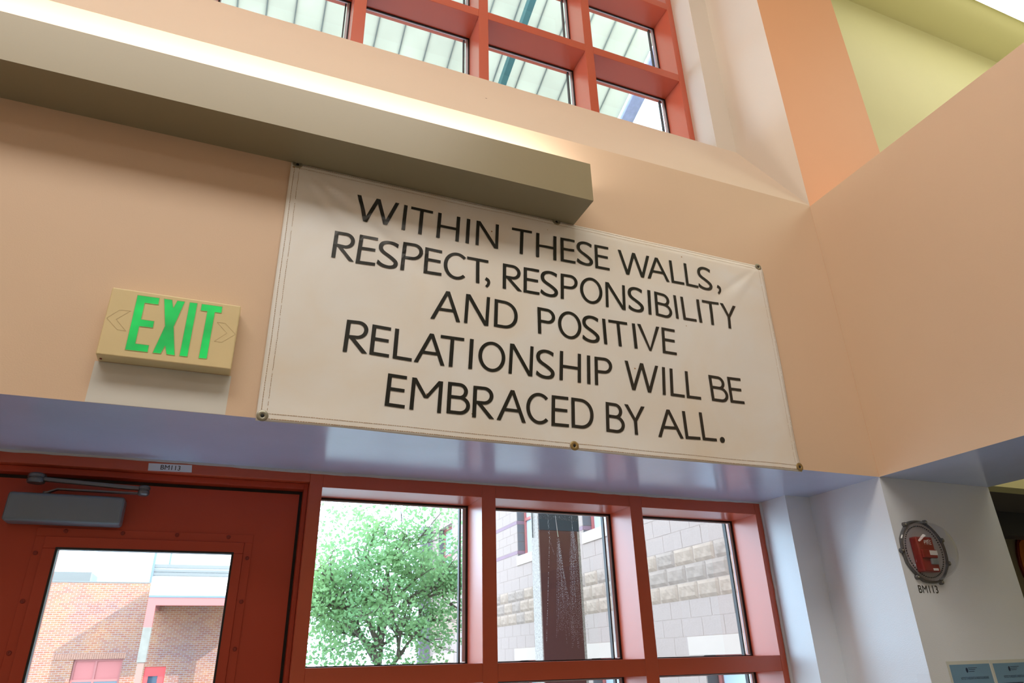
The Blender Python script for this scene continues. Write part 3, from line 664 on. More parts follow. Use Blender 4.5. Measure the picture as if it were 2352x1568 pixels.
        for k in range(n):
            a = fine[max(0, k - 1)]; c = fine[min(n - 1, k + 1)]; dx, dz = c[0] - a[0], c[1] - a[1]; l = math.hypot(dx, dz) or 1
            sl = abs(dz) / l; t = (TB * 1.02 + (TS * 1.08 - TB) * sl) / 2
            if ch == ',': t = .0062 * (1 - .30 * k / n)
            if ch == 'S' and k in (0, n - 1): nxn, nzn = 0.0, math.copysign(1.15, dx)       # vertical cut ends
            else: nxn, nzn = -dz / l, dx / l
            L.append((fine[k][0] + nxn * t, fine[k][1] + nzn * t)); Rr.append((fine[k][0] - nxn * t, fine[k][1] - nzn * t))
        arc(L, Rr)
    return q
for ln in LINES:
    for (ch, x0, w, sh, zb, h, r) in ln:
        lm = MB()
        for quad in glyph(ch, w, h):
            # split long strokes so that they follow the folds of the cloth
            pts = []
            if len(quad) == 4:
                (a, b_, c, d) = quad; n = max(1, int(max(math.dist(a, d), math.dist(b_, c)) / .02)); m_ = max(1, int(max(math.dist(a, b_), math.dist(d, c)) / .02))
                grid = []
                for j in range(n + 1):
                    for i in range(m_ + 1):
                        s_, t = i / m_, j / n
                        gx = (a[0] * (1 - s_) + b_[0] * s_) * (1 - t) + (d[0] * (1 - s_) + c[0] * s_) * t
                        gz = (a[1] * (1 - s_) + b_[1] * s_) * (1 - t) + (d[1] * (1 - s_) + c[1] * s_) * t
                        grid.append((gx, gz))
                fs = [(j * (m_ + 1) + i, j * (m_ + 1) + i + 1, (j + 1) * (m_ + 1) + i + 1, (j + 1) * (m_ + 1) + i) for j in range(n) for i in range(m_)]
            else: grid = quad; fs = [tuple(range(len(quad)))]
            vs = []
            for gx, gz in grid:
                x = x0 + gx + sh * gz / h; z = zb + gz + r * gx / w; vs.append((x, cloth_y(x, z) - .0017, z))
            lm.add(vs, fs)
        BP(lm, 'letter', M_print)

# ------------------------------------------------------------------ exit sign
ex = empty('exit_sign', (-.207, 0, 2.262))
tag(ex, 'ivory plastic sign with green letters reading EXIT above the red door', 'exit sign')
def XP(mbx, nm, mats, par=None, **k):
    mbx.v = [(v[0] + .207, v[1], v[2] - 2.262) for v in mbx.v]; return mbx.build(nm, mats, par or ex, **k)
XP(MB().box(-.3630, -.0505, -.0478, -.0010, 2.2622, 2.4518), 'housing', M_sign, bevel=.0035, seg=3)
EX = {'E': [(-.3025, 2.4386), (-.2505, 2.4392), (-.2500, 2.4195), (-.2819, 2.4190), (-.2815, 2.3710), (-.2510, 2.3708), (-.2506, 2.3515), (-.2820, 2.3510), (-.2819, 2.3022), (-.2507, 2.3021), (-.2503, 2.2826), (-.3018, 2.2820)],
 'X': [(-.2400, 2.4391), (-.2203, 2.4394), (-.2140, 2.4165), (-.2080, 2.4393), (-.1893, 2.4397), (-.2035, 2.3625), (-.1878, 2.2827), (-.2073, 2.2832), (-.2143, 2.3055), (-.2205, 2.2828), (-.2394, 2.2826), (-.2245, 2.3610)],
 'I': [(-.1779, 2.4397), (-.1587, 2.4403), (-.1582, 2.2835), (-.1772, 2.2830)],
 'T': [(-.1484, 2.4401), (-.0966, 2.4408), (-.0963, 2.4214), (-.1125, 2.4208), (-.1120, 2.2840), (-.1316, 2.2833), (-.1318, 2.4203), (-.1482, 2.4200)]}
for k, pts in EX.items():
    b_ = MB(); b_.add([(x, -.0486, z) for x, z in pts], [tuple(reversed(range(len(pts))))]); oo = XP(b_, 'letter', M_exit)
    n = len(pts); rim = MB()
    for i in range(n):
        (ax, az), (cx_, cz_) = pts[i], pts[(i + 1) % n]; l = math.hypot(cx_ - ax, cz_ - az); nxn, nzn = -(cz_ - az) / l * .0005, (cx_ - ax) / l * .0005
        rim.add([(ax - nxn, -.0489, az - nzn), (cx_ - nxn, -.0489, cz_ - nzn), (cx_ + nxn, -.0489, cz_ + nzn), (ax + nxn, -.0489, az + nzn)], [(0, 1, 2, 3)])
    XP(rim, 'letter_rim', M_signline)
for pts in ([(-.3583, 2.3624), (-.3345, 2.3893), (-.3097, 2.3904), (-.3371, 2.362), (-.3095, 2.3335), (-.329, 2.3338)], [(-.1029, 2.3927), (-.0829, 2.3932), (-.0533, 2.3648), (-.0829, 2.3364), (-.1022, 2.3362), (-.0746, 2.3648)]):
    rim = MB(); n = len(pts)
    for i in range(n):
        (ax, az), (cx_, cz_) = pts[i], pts[(i + 1) % n]; l = math.hypot(cx_ - ax, cz_ - az); nxn, nzn = -(cz_ - az) / l * .00035, (cx_ - ax) / l * .00035
        rim.add([(ax - nxn, -.0482, az - nzn), (cx_ - nxn, -.0482, cz_ - nzn), (cx_ + nxn, -.0482, cz_ + nzn), (ax + nxn, -.0482, az + nzn)], [(0, 1, 2, 3)])
    XP(rim, 'chevron_knockout', M_signline)
XP(MB().cyl((-.354, -.021, 2.2600), (-.354, -.021, 2.2625), .0030, n=12), 'test_lamp', M_firered)

# ------------------------------------------------------------------ fire alarm pull station under a clear dome
FX, FZ = 2.405, 1.881
fa = empty('fire_alarm_station', (FX, 0, FZ))
tag(fa, 'red fire alarm pull station under a clear plastic dome on the corner pillar', 'fire alarm')
def AP(mbx, nm, mats, par=None, **k): return mbx.build(nm, mats, par or fa, **k)
# guard ring: octagonal bead with screw lugs
rg = MB(); n = 48
def oct_r(t, r):     # rounded octagon
    k = math.pi / 4; a = ((t + k / 2) % k) - k / 2; return r * (.60 + .40 * math.cos(k / 2) / math.cos(a) * 1.03)
for (ra, ya, rb, yb) in ((.115, 0, .115, -.008), (.115, -.008, .112, -.011), (.112, -.011, .1085, -.011), (.1085, -.011, .106, -.006), (.106, -.006, .105, 0)):
    b_ = len(rg.v)
    for i in range(n):
        t = 2 * math.pi * i / n; rg.v.append((oct_r(t, ra) * math.cos(t), ya, oct_r(t, ra) * math.sin(t)))
    for i in range(n):
        t = 2 * math.pi * i / n; rg.v.append((oct_r(t, rb) * math.cos(t), yb, oct_r(t, rb) * math.sin(t)))
    for i in range(n):
        j = (i + 1) % n; rg.f.append((b_ + i, b_ + j, b_ + n + j, b_ + n + i)); rg.mi.append(0)
M_ringp = mat('smoky_plastic_ring', (0.16, 0.165, 0.18), 0.10, spec=1.0); M_ringp.node_tree.nodes['Principled BSDF'].inputs['Transmission Weight'].default_value = .5
AP(rg, 'guard_ring', M_ringp, smooth=False)
lugm = MB().lathe((0, 0, 0), (0, -1, 0), [(.0088, 0), (.0088, .009), (.0070, .012), (.0001, .012)], n=14).mesh('lug', M_ringp, True)
scm = MB().lathe((0, 0, 0), (0, -1, 0), [(.0042, 0), (.0042, .002), (.0001, .003)], n=10).mesh('screw', M_grom, True)
for a in (22, 68, 125, 180, 232, 292, 340):
    t = math.radians(a); o_ = bpy.data.objects.new('lug', lugm); link(o_, fa); o_.location = (.116 * math.cos(t), 0, .116 * math.sin(t))
    s_ = bpy.data.objects.new('screw', scm); link(s_, o_); s_.location = (0, -.0118, 0)
dm = MB().lathe((0, -.010, 0), (0, -1, 0), [(.106, 0), (.105, .014), (.101, .032), (.094, .050), (.082, .067), (.064, .081), (.042, .090), (.019, .0945), (.0004, .095)], n=48)
AP(dm, 'clear_dome', M_dome, smooth=True)
dots = MB()
for i in range(64):
    t = 2 * math.pi * i / 64; r = .092; dots.cyl((r * math.cos(t), -.004, r * math.sin(t)), (r * math.cos(t), -.007, r * math.sin(t)), .0022, n=6)
dd = AP(dots, 'perforation_ring', M_ink); dd['kind'] = 'stuff'
AP(MB().cyl((0, 0, 0), (0, -.004, 0), .104, n=40), 'back_plate', mat('cloudy_back_plate', (0.42, 0.41, 0.42), 0.4))
cz_ = -.016; cx_ = -.022
AP(MB().box(cx_ - .042, cx_ + .042, -.036, -.004, cz_ - .060, cz_ + .064), 'alarm_body', M_firered, bevel=.006, seg=3)
AP(MB().box(cx_ - .036, cx_ + .036, -.044, -.034, cz_ - .012, cz_ + .018), 'pull_bar', M_firered, bevel=.003)
AP(MB().box(cx_ - .002, cx_ + .036, -.0450, -.043, cz_ - .002, cz_ + .014), 'pull_label', M_firew)
AP(MB().box(cx_ + .000, cx_ + .034, -.043, -.034, cz_ - .034, cz_ - .013), 'pull_grip', M_steelb, bevel=.002)
AP(MB().box(cx_ + .004, cx_ + .030, -.0366, -.0355, cz_ - .055, cz_ - .047), 'maker_plate', M_firew)
text_mesh('fire_lettering', 'FIRE', .022, M_firew, fa, face_front(cx_ + .010, -.0370, cz_ + .036), sx=.95)
# hanging tag and number under the dome
tx = empty('pillar_number', (2.378, 0, 1.7365)); tag(tx, 'black vinyl room number BM113 on the pillar under the domed alarm', 'label')
text_mesh('lettering', 'BM113', .0375, M_ink, tx, Matrix.Translation((0, -.0011, 0)) @ Matrix.Rotation(.008, 4, 'Y') @ Matrix.Rotation(math.pi / 2, 4, 'X'), sx=.97)

# ------------------------------------------------------------------ notices
def notice(x0, x1, ztop, label, heads, nm):
    hgt = (x1 - x0) * 1.29; n_ = empty('notice', (x0, 0, ztop - hgt)); tag(n_, label, 'poster', 'laminated notices on the corner pillar')
    b = .011
    def NP(a0, a1, c0, c1, y, m_, name): return MB().box(a0, a1, y, -.0003, c0, c1).build(name, m_, n_)
    w = x1 - x0
    NP(0, w, 0, hgt, -.0012, M_paper, 'lamination'); NP(b, w - .004, b, hgt - b, -.0017, M_blue, 'sheet')
    t = lambda s_, sz, x, z, m_=M_navyink, al='CENTER', sx=.8: text_mesh('print', s_, sz, m_, n_, Matrix.Translation((x, -.0021, z)) @ Matrix.Rotation(math.pi / 2, 4, 'X'), al, sx)
    # oval seal and faint heading
    ov = MB(); ov.add([(.42 * w + .0055 * math.cos(k * math.pi / 8), -.0021, hgt - .0295 + .008 * math.sin(k * math.pi / 8)) for k in range(16)], [tuple(range(16))]); ov.build('seal', M_navyink, n_)
    for k, wd_ in enumerate((.045, .034, .028)):
        NP(.46 * w, .46 * w + wd_, hgt - .0235 - k * .0055, hgt - .0222 - k * .0055, -.0021, M_navyink, 'fine_print')
    t(heads[0], .0115, w * .56, hgt - .0585, sx=.56)
    NP(.020, w * .66, .055, hgt - .074, -.0020, M_navyink, 'panel_rule'); NP(.0245, w * .655, .058, hgt - .0805, -.0023, M_cream, 'panel')
    t(heads[1], .0090, w * .36, hgt - .0930).location.y = -.0004
    for k in range(9):
        NP(.036, w * (.60 - .05 * (k % 3)), hgt - .108 - k * .008, hgt - .1062 - k * .008, -.0026, M_ink, 'fine_print')
    ov = MB(); ov.add([(.79 * w + .016 * math.cos(k * math.pi / 10), -.0021, hgt - .112 + .022 * math.sin(k * math.pi / 10)) for k in range(20)], [tuple(range(20))]); ov.build('emblem', M_navyink, n_)
    return n_
notice(2.369, 2.5855, 1.5130, 'pale blue laminated notice on the pillar, the one nearer the window reveal', ('NOTICE TO RESIDENTS & PARENTS/GUARDIANS', 'WHAT WE ARE'), 0)
notice(2.589, 2.806, 1.5125, 'pale blue laminated notice on the pillar, the one farther from the window reveal', ('NOTICE TO RESIDENTS, PARENTS & GUARDIANS', 'GUARDIAN FORUM'), 1)
tp = tag(MB().box(xC - .0008, xC + .0002, .002, .052, 1.395, 1.478).build('clear_tape_sheet', M_tape), 'clear plastic sheet taped to the white window reveal beside the notices', 'plastic sheet')

# ------------------------------------------------------------------ bay: strip light and far plaque
sl = empty('ceiling_strip_light', (6.0, .07, CEIL)); tag(sl, 'bright fluorescent strip light on the yellow ceiling of the side bay', 'ceiling light')
MB().box(-2.6, 4.4, -.20, .055, -.035, -.0005).build('housing', M_fixin, sl)
MB().box(-2.58, 4.38, -.19, .045, -.060, -.035).build('diffuser', mat('strip_diffuser', (1, 1, 1), .5, emit=(1.0, .98, .92), estr=3.0), sl)
pq = MB(); PTS = [(5.46 + .0, 2.30)]
n = 28; cxp, czp = 5.86, 2.10
vs = [(cxp + .42 * math.cos(2 * math.pi * k / n), 1.585, czp + .36 * math.sin(2 * math.pi * k / n)) for k in range(n)]
pq.add(vs + [(x, 1.600, z) for x, y, z in vs], [tuple(range(n))] + [(k, (k + 1) % n, n + (k + 1) % n, n + k) for k in range(n)])
po = empty('wall_plaque', (cxp, 1.6, czp)); tag(po, 'round orange and dark red plaque on the corridor wall behind the pillar', 'plaque')
pq.v = [(x - cxp, y - 1.6, z - czp) for x, y, z in pq.v]; pq.build('red_disc', mat('dark_red_paint', (0.20, 0.02, 0.015), .5), po)
vs = [(.40 * math.cos(2 * math.pi * k / n), -.020, max(-.22, min(.19, .36 * math.sin(2 * math.pi * k / n)))) for k in range(n)]
MB().add(vs + [(x, -.015, z) for x, y, z in vs], [tuple(range(n))] + [(k, (k + 1) % n, n + (k + 1) % n, n + k) for k in range(n)]).build('orange_band', mat('orange_paint', (0.62, 0.17, 0.02), .5), po)

# ==================================================================  OUTSIDE
struct(box('ground', -40, 40, D + .7, 80, -.45, -.15, M_ground))
# our own building seen from outside: thickness above the glazing
# ------------------------------------------------------------------ fibreglass canopy
T = .39207; Z7 = 7.0
def cz(y): return Z7 - T * y
ca = empty('fibreglass_canopy', (1.0, 1.2, 6.5)); tag(ca, 'translucent ribbed fibreglass canopy sloping away outside the high windows', 'canopy')
sl_ = math.sqrt(1 + T * T); ny, nz_ = T / sl_, 1 / sl_
def slab(x0_, x1_, ya, yb, up, dn, nm, m_, par):
    """slab along the canopy slope: from dn below to up above the canopy plane"""
    vs = []
    for x in (x0_, x1_):
        for y, o_ in ((ya, -dn), (yb, -dn), (yb, up), (ya, up)):
            vs.append((x - 1.0, y + ny * o_ - 1.2, cz(y) + nz_ * o_ - 6.5))
    return MB().add(vs, [(0, 1, 2, 3), (7, 6, 5, 4), (0, 4, 5, 1), (1, 5, 6, 2), (2, 6, 7, 3), (3, 7, 4, 0)]).build(nm, m_, par)
SP = .2085; x = .14 - SP * 14
pm = None
while x < 2.80:
    slab(x + .0045, x + SP - .0045, D + .75, 4.0, .012, 0, 'roof_panel', M_canopy, ca)
    slab(x - .0045, x + .0045, D + .75, 4.0, .016, .004, 'seam', M_seam, ca)
    x += SP
slab(1.645, 1.695, D + .75, 4.0, -.004, .09, 'rafter', M_teal, ca)['label'] = 'teal steel rafter'
slab(2.865, 2.985, D + .75, 4.0, .03, .05, 'edge_beam', M_lav, ca)['label'] = 'weathered lavender edge beam'
slab(-1.30, -1.25, D + .75, 4.0, -.004, .09, 'rafter', M_teal, ca)['label'] = 'teal steel rafter'

# ------------------------------------------------------------------ concrete pier in front of the middle pane
pi = empty('concrete_pier', (2.38, 3.07, -.15)); tag(pi, 'speckled concrete pier with front shade and reflection coloured maroon standing outside the middle pane', 'pier')
def IP(mbx, nm, mats, **k):
    mbx.v = [(v[0] - 2.38, v[1] - 3.07, v[2] + .15) for v in mbx.v]; return mbx.build(nm, mats, pi, **k)
IP(MB().box(2.205, 2.562, 3.006, 3.145, -.15, 5.70), 'shaft', M_conc, bevel=.006)
IP(MB().box(2.212, 2.535, 2.998, 3.0055, 0.2, 2.455), 'front_reflection_sheet', M_colface)  # thin dark sheets stand in for shade and reflection on the concrete
IP(MB().box(2.212, 2.550, 2.996, 3.0055, 2.456, 5.4), 'upper_shade_sheet', M_colslate)
IP(MB().cyl((2.196, 3.09, 2.41), (2.196, 3.09, 3.4), .004, n=8), 'conduit', M_ink)

# ------------------------------------------------------------------ block building on the far side, running away from us
XW = 5.3
courses = [.14, .345, .545, .75, .95, 1.155, 1.36, 1.56, 1.765, 1.97, 2.17, 2.37, 2.575, 2.775, 2.99, 3.21, 3.43, 3.50, 3.667, 3.833, 4.0, 4.07, 4.27, 4.47, 4.67, 4.87, 5.07, 5.27, 5.47, 5.67]
jambs = [5.33, 8.07, 10.81, 13.55, 16.29]; WW = 1.2
YA, YE = 2.0, 17.1
bb_ = empty('block_building', (XW, 9.5, -.15)); tag(bb_, 'pale concrete block building with split-face bands outside the lower right panes', 'building')
def KP(mbx, nm, mats, par=None, **k):
    mbx.v = [(v[0] - XW, v[1] - 9.5, v[2] + .15) for v in mbx.v]; return mbx.build(nm, mats, par or bb_, **k)
core = MB()
# core wall with real openings: strips between the windows
ups = (3.38, 4.80); los = (.40, 1.56)
ys = [YA] + [v for j in jambs for v in (j - WW, j)] + [YE]
for k in range(0, len(ys), 2): core.box(XW - .0015, XW + .9, ys[k], ys[k + 1], -.15, 5.67)
for j in jambs:
    core.box(XW - .0015, XW + .9, j - WW, j, -.15, los[0]).box(XW - .0015, XW + .9, j - WW, j, los[1], ups[0]).box(XW - .0015, XW + .9, j - WW, j, ups[1], 5.67)
core.box(XW + .9, XW + 8, YA, YE, -.15, 5.6)
KP(core, 'wall_core', M_mortar)
KP(MB().box(XW - .03, XW + 8, YA, YE + .03, 5.67, 5.80), 'coping', M_precast)
for (za, zb) in ((3.43, 3.50), (4.0, 4.07)):
    for k in range(0, len(ys), 2):
        if zb > ups[0] and za < ups[1]: KP(MB().box(XW - .0075, XW + .010, ys[k], ys[k + 1], za + .004, zb - .004), 'band_course', M_band)
for j in jambs:
    KP(MB().box(XW - .022, XW + .06, j - WW - .20, j + .02, 3.215, 3.385), 'precast_sill', M_precast)
    KP(MB().box(XW - .012, XW + .06, j - WW - .27, j + .27, 1.562, 1.763), 'precast_lintel', M_precast)
    for (za, zb) in (ups, los):
        nb = 0
        zz = [c for c in courses if za <= c <= zb]; zz = [za] + [c for c in zz if c > za + .03] + ([zb] if zb - zz[-1] > .03 else [])
        for a_, b_ in zip(zz[:-1], zz[1:]):
            KP(MB().box(XW + .001, XW + .150, j - .008, j + .0, a_ + .004, b_ - .004), 'jamb_block', M_band if abs(b_ - a_ - .07) < .012 else M_jamb)
        fr = MB(); y0_, y1_ = j - WW, j - .012; xf = XW + .150
        t = .055
        fr.box(xf, xf + .06, y1_ - t, y1_, za, zb).box(xf, xf + .06, y0_, y0_ + t, za, zb).box(xf, xf + .06, y0_ + t, y1_ - t, za, za + t).box(xf, xf + .06, y0_ + t, y1_ - t, zb - t, zb)
        if za > 2: fr.box(xf, xf + .06, y0_ + t, y1_ - t, 4.06, 4.115)
        f_ = KP(fr, 'window_frame', M_pink)
        pn = MB().box(xf + .03, xf + .04, y0_ + t, y1_ - t, za + t, zb - t); KP(pn, 'window_pane', M_wglass)
random.seed(11)
blocks = []
for ci in range(len(courses) - 1):
    za, zb = courses[ci], courses[ci + 1]
    if zb - za < .09: continue
    y = YA + (.2 if ci % 2 else 0) + .03
    while y < YE - .05:
        segs = [(y, min(y + .406, YE))]
        for j in jambs:
            for (wa, wb, pa, pb) in ((ups[0], ups[1], 0, 0), (los[0], los[1], 0, 0), (3.215, 3.385, .20, .02), (1.562, 1.763, .27, .27)):
                if zb > wa + .02 and za < wb - .02:
                    ns = []
                    for a_, b_ in segs:
                        lo, hi = j - WW - pa, j + pb
                        if b_ <= lo or a_ >= hi: ns.append((a_, b_)); continue
                        if a_ < lo: ns.append((a_, lo))
                        if b_ > hi: ns.append((hi, b_))
                    segs = ns
        for a_, b_ in segs:
            if b_ - a_ > .05: blocks.append((a_ + .0035, b_ - .0035, za + .0035, zb - .0035, ci))
        y += .406
def dist(bk): return (Vector((XW, (bk[0] + bk[1]) / 2, (bk[2] + bk[3]) / 2)) - CAM).length
def seen(bk):
    p = Vector((XW, (bk[0] + bk[1]) / 2, (bk[2] + bk[3]) / 2)) - CAM; d = p.dot(F_)
    if d <= 0: return False
    u = W / 2 + FPX * p.dot(R_) / d; v = H / 2 - FPX * p.dot(U_) / d
    return 900 < u < 1800 and 1120 < v < 1640
vis = sorted([b_ for b_ in blocks if seen(b_)], key=dist); rest_ = [b_ for b_ in blocks if not seen(b_)] + vis[280:]; vis = vis[:280]
cache = {}
def rough_block(L, Hh, split, seed):
    """block face with a broken, bulging front"""
    rr = random.Random(seed); mbx = MB()
    if not split: return mbx.box(-.004 - .002 * rr.random(), .012, -L / 2, L / 2, -Hh / 2, Hh / 2)
    ny_, nz2 = 9, 5; vs = []
    for j in range(nz2 + 1):
        for i in range(ny_ + 1):
            e = 0 if i in (0, ny_) or j in (0, nz2) else 1
            vs.append((-.004 - (.012 + .010 * rr.random()) * e, -L / 2 + L * i / ny_, -Hh / 2 + Hh * j / nz2))
    fs = [(j * (ny_ + 1) + i, (j + 1) * (ny_ + 1) + i, (j + 1) * (ny_ + 1) + i + 1, j * (ny_ + 1) + i + 1) for j in range(nz2) for i in range(ny_)]
    mbx.add(vs, fs); mbx.box(-.003, .012, -L / 2, L / 2, -Hh / 2, Hh / 2); return mbx
for (ya_, yb_, za, zb, ci) in vis:
    sp = 10 <= ci <= 12; m_ = (M_split if random.random() < .6 else M_split2) if sp else M_block
    key = (round(yb_ - ya_, 3), round(zb - za, 3), sp, random.randrange(3), m_.name)
    if key not in cache: cache[key] = rough_block(key[0], key[1], sp, hash(key[:3]) % 997 + key[3]).mesh('block', m_)
    o_ = bpy.data.objects.new('block', cache[key]); link(o_, bb_); o_.location = (0, (ya_ + yb_) / 2 - 9.5, (za + zb) / 2 + .15)
rm = MB()
for (ya_, yb_, za, zb, ci) in rest_:
    rm.box(XW - .005, XW + .012, ya_, yb_, za, zb, mi=1 if 10 <= ci <= 12 else 0)
ro = KP(rm, 'block_course', [M_block, M_split]); ro['kind'] = 'stuff'
# dark pier at the far end of the block building
ep = tag(box('dark_pier', 5.02, 5.29, 16.9, 17.15, -.15, 5.0, mat('dark_mauve_masonry', (0.17, 0.13, 0.17), .8)), 'tall dark mauve pier at the far end of the block building behind the tree', 'pier')

# ------------------------------------------------------------------ brick building across the court
k30 = 1.6045; k27 = 1.4534
def B(x, z): return x * k30, 1.55 + (z - 1.55) * k30
def Fq(x, z): return x * k27, 1.55 + (z - 1.55) * k27
br = empty('brick_building', (-3, 30, -.15)); tag(br, 'weathered brick building across the court with a white roofed entrance porch', 'building')
def RP(mbx, nm, mats, **k):
    mbx.v = [(v[0] + 3, v[1] - 30, v[2] + .15) for v in mbx.v]; return mbx.build(nm, mats, br, **k)
zt = B(0, 3.515)[1]
wl, wr, wt, wb_ = B(-2.86, 0)[0], B(-1.85, 0)[0], B(0, 1.83)[1], .2
dl, dr_, dt = B(-1.36, 0)[0], B(-.90, 0)[0], B(0, 1.64)[1]
bw = MB()
bw.box(-14, wl, 30, 30.4, -.15, zt).box(wl, wr, 30, 30.4, wt, zt).box(wl, wr, 30, 30.4, -.15, wb_).box(wr, dl, 30, 30.4, -.15, zt).box(dl, dr_, 30, 30.4, dt, zt).box(dr_, 3.4, 30, 30.4, -.15, zt)
RP(bw, 'brick_wall', M_brick)
RP(MB().box(-14, -2.55, 29.98, 30.4, zt, zt + .05), 'coping', M_greymetal)
sc_ = MB(); x = B(-3.30, 0)[0]
while x < wr + .05: sc_.box(x, x + .062, 29.985, 30.0, wt, wt + .20); x += .075
so = RP(sc_, 'soldier_course', mat('soldier_brick', (0.34, 0.17, 0.12), .9, var=.3, vscale=20)); so['kind'] = 'stuff'
fw = MB(); zm = 1.55 + (1.385 - 1.55) * k30; xm = B(-2.40, 0)[0]
fw.box(wl, wl + .07, 30.08, 30.16, wb_, wt).box(wr - .07, wr, 30.08, 30.16, wb_, wt).box(wl + .07, wr - .07, 30.08, 30.16, wt - .07, wt).box(xm - .035, xm + .035, 30.08, 30.16, wb_, wt - .07).box(wl + .07, xm - .035, 30.08, 30.16, zm - .04, zm + .04).box(xm + .035, wr - .07, 30.08, 30.16, zm - .04, zm + .04)
RP(fw, 'window_frame', M_pinkL)
for a_, b_ in ((wl + .07, xm - .035), (xm + .035, wr - .07)):
    RP(MB().box(a_, b_, 30.12, 30.14, zm + .04, wt - .07), 'infill_panel', M_pink)
    RP(MB().box(a_, b_, 30.12, 30.14, wb_, zm - .04), 'window_pane', M_dglass)
RP(MB().box(wl - .001, wl + .0, 30.0, 30.09, wb_, wt), 'window_jamb', M_whitemetal)
dw = MB(); gl0, gl1, gt = B(-1.26, 0)[0], B(-1.05, 0)[0], B(0, 1.44)[1]
dw.box(dl, gl0, 30.04, 30.12, -.1, dt).box(gl1, dr_, 30.04, 30.12, -.1, dt).box(gl0, gl1, 30.04, 30.12, gt, dt).box(gl0, gl1, 30.04, 30.12, -.1, .5)
RP(dw, 'entrance_door', mat('bright_red_door', (0.62, 0.06, 0.06), .45)); RP(MB().box(gl0, gl1, 30.07, 30.09, .5, gt), 'door_pane', M_dglass)
# porch: white roof block, pink beam, half pink half concrete post
fl = Fq(-1.56, 0)[0]; fr_ = fl + 4.6; ft, fb = Fq(0, 3.675)[1], Fq(0, 3.24)[1]; bt, bb2 = Fq(0, 3.19)[1], Fq(0, 3.01)[1]
RP(MB().box(fl, fr_, 27.0, 29.98, fb, ft), 'porch_roof', M_whitemetal)
RP(MB().box(fl, fr_, 27.0, 29.98, bt, fb), 'porch_trim', M_bluegrey)
RP(MB().box(fl, fr_, 27.02, 27.3, bb2, bt), 'porch_beam', M_pinkL)
RP(MB().box(fl, fl + .22, 27.3, 29.98, bb2, bt), 'porch_side_beam', M_pinkL)
pz = Fq(0, 2.51)[1]; pb_ = Fq(0, 1.74)[1]
RP(MB().box(fl, fl + .27, 27.02, 27.3, pz, bb2), 'porch_post', M_pinkL)
RP(MB().box(fl - .0, fl + .27, 27.02, 27.32, pb_, pz), 'post_sleeve', mat('stained_concrete', (0.20, 0.185, 0.165), 0.9, var=.25, vscale=4))
RP(MB().box(fl + .03, fl + .24, 27.05, 27.27, -.15, pb_), 'post_foot', mat('tan_post_paint', (.26, .15, .12), .6))
RP(MB().box(fr_ - .27, fr_, 27.02, 27.3, -.15, bb2), 'porch_post', M_pinkL)
# upper storey cladding to the right
ux = B(-1.64, 0)[0]
RP(MB().box(ux, 3.4, 31.2, 40, zt - .5, 12), 'upper_cladding', M_whitemetal)
for k, (za, zb, m_) in enumerate(((B(0, 3.97)[1], B(0, 4.06)[1], M_greymetal), (B(0, 3.87)[1], B(0, 3.93)[1], M_greymetal), (B(0, 3.78)[1], B(0, 3.85)[1], M_greymetal), (B(0, 3.665)[1], B(0, 3.70)[1], M_greymetal))):
    RP(MB().box(ux - .02, 3.4, 31.1, 31.2, za, zb), 'cladding_rib', m_)
RP(MB().box(ux - .05, ux + .05, 31.05, 31.15, zt, 7.5), 'downpipe', M_bluegrey)
RP(MB().box(ux + .55, ux + .62, 31.15, 31.2, B(0, 4.07)[1], 8.0), 'cladding_joint', M_bluegrey)
tag(box('rooftop_unit', -9.5, -7.3 + 2.2, 33, 35, zt - .2, zt + .72, M_greymetal), 'low grey box on the roof behind the brick parapet', 'roof unit')

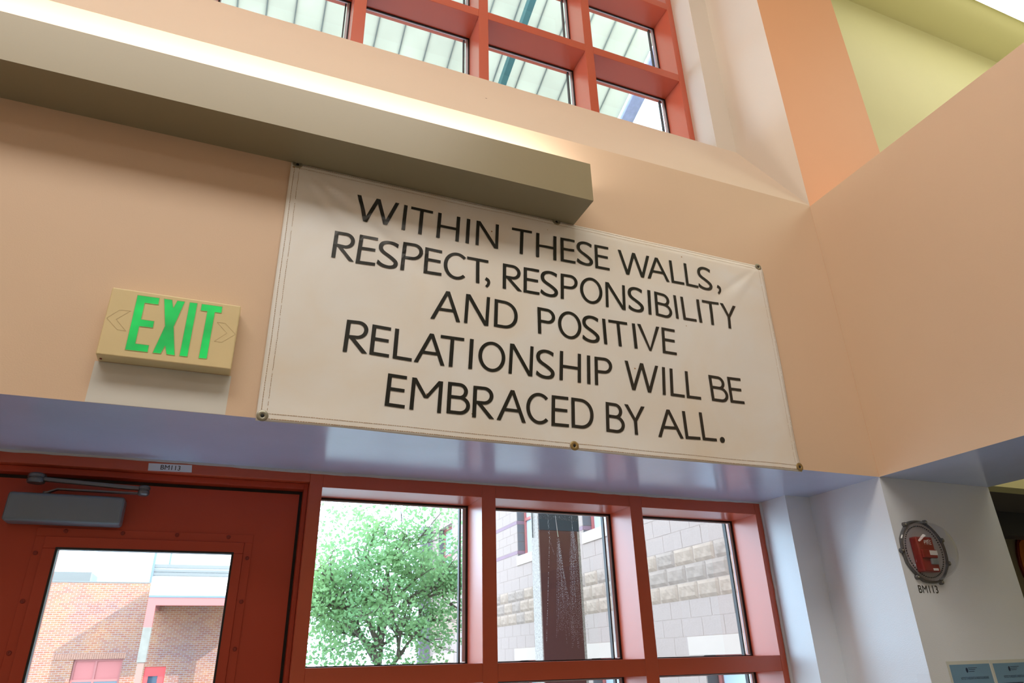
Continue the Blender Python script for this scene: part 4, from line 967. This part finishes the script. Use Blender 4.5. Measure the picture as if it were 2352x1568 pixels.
# ------------------------------------------------------------------ tree
random.seed(5)
te = empty('leafy_tree', (2.25, 9.0, -.15)); tag(te, 'green leafy tree filling the lower pane beside the door', 'tree')
TX, TY, TZ = 2.15, 9.0, 2.85; RX, RY, RZ = 1.75, 1.35, 1.75
wood = MB(); tips = []
def branch(p, d, L, r, lev):
    q = p + d * L; wood.cyl(p, q, r, r * .62, n=6, cap=False)
    if lev == 0: tips.append(q); return
    if lev <= 2: tips.append(p + d * L * .6); tips.append(q)
    for _ in range(3 if lev > 1 else 2):
        v = (d + Vector((random.gauss(0, .55), random.gauss(0, .55), random.gauss(0, .40) + .08))).normalized(); branch(q - d * L * random.random() * .35, v, L * random.uniform(.62, .85), r * .6, lev - 1)
base = Vector((2.30, 9.0, -.15)); wood.cyl(base, base + Vector((.0, 0, 1.5)), .10, .08, n=10)
top = base + Vector((0, 0, 1.45))
for k in range(7):
    a = 2 * math.pi * k / 7 + .4; branch(top + Vector((0, 0, .12 * k)), Vector((math.cos(a) * .75, math.sin(a) * .65, .75)).normalized(), .62, .045, 4)
branch(top + Vector((0, 0, .5)), Vector((0, 0, 1)), .75, .05, 4)
wood.v = [(v[0] - 2.25, v[1] - 9, v[2] + .15) for v in wood.v]; wo = wood.build('branches', M_bark, te); wo['kind'] = 'stuff'
lv = []; lf_ = []
def leaf_at(c, s_):
    a = Vector((random.gauss(0, 1), random.gauss(0, 1), random.gauss(0, .6) - .35)).normalized(); n_ = a.cross(Vector((random.gauss(0, 1), random.gauss(0, 1), random.gauss(0, 1)))).normalized(); b2 = a.cross(n_)
    w_ = s_ * .33; b0 = len(lv)
    for p in (c, c + a * s_ * .45 + b2 * w_ + n_ * s_ * .08, c + a * s_, c + a * s_ * .45 - b2 * w_ + n_ * s_ * .08): lv.append((p.x - 2.25, p.y - 9, p.z + .15))
    lf_.append((b0, b0 + 1, b0 + 2)); lf_.append((b0, b0 + 2, b0 + 3))
cl_pts = []
while len(cl_pts) < 370:
    v = Vector((random.uniform(-1, 1), random.uniform(-1, 1), random.uniform(-1, 1)))
    if .25 < v.length < 1:
        z_ = TZ + RZ * v.z
        if random.random() < (1.0 if v.z < .2 else .75 - .5 * v.z): cl_pts.append(Vector((TX + RX * v.x * (1 - .15 * max(0, v.z)), TY + RY * v.y, z_)))
for t_ in tips:
    if t_.z > 1.0 and random.random() < .5: cl_pts.append(t_)
for c in cl_pts:
    for _ in range(random.randint(12, 30)):
        leaf_at(c + Vector((random.gauss(0, .11), random.gauss(0, .11), random.gauss(0, .09))), random.uniform(.045, .085))
me = bpy.data.meshes.new('foliage'); me.from_pydata(lv, [], lf_); me.materials.append(M_leaf); fo = bpy.data.objects.new('foliage', me); link(fo, te); fo['kind'] = 'stuff'
print('leaves', len(lf_) // 2, 'clusters', len(cl_pts), 'blocks', len(vis), len(rest_))
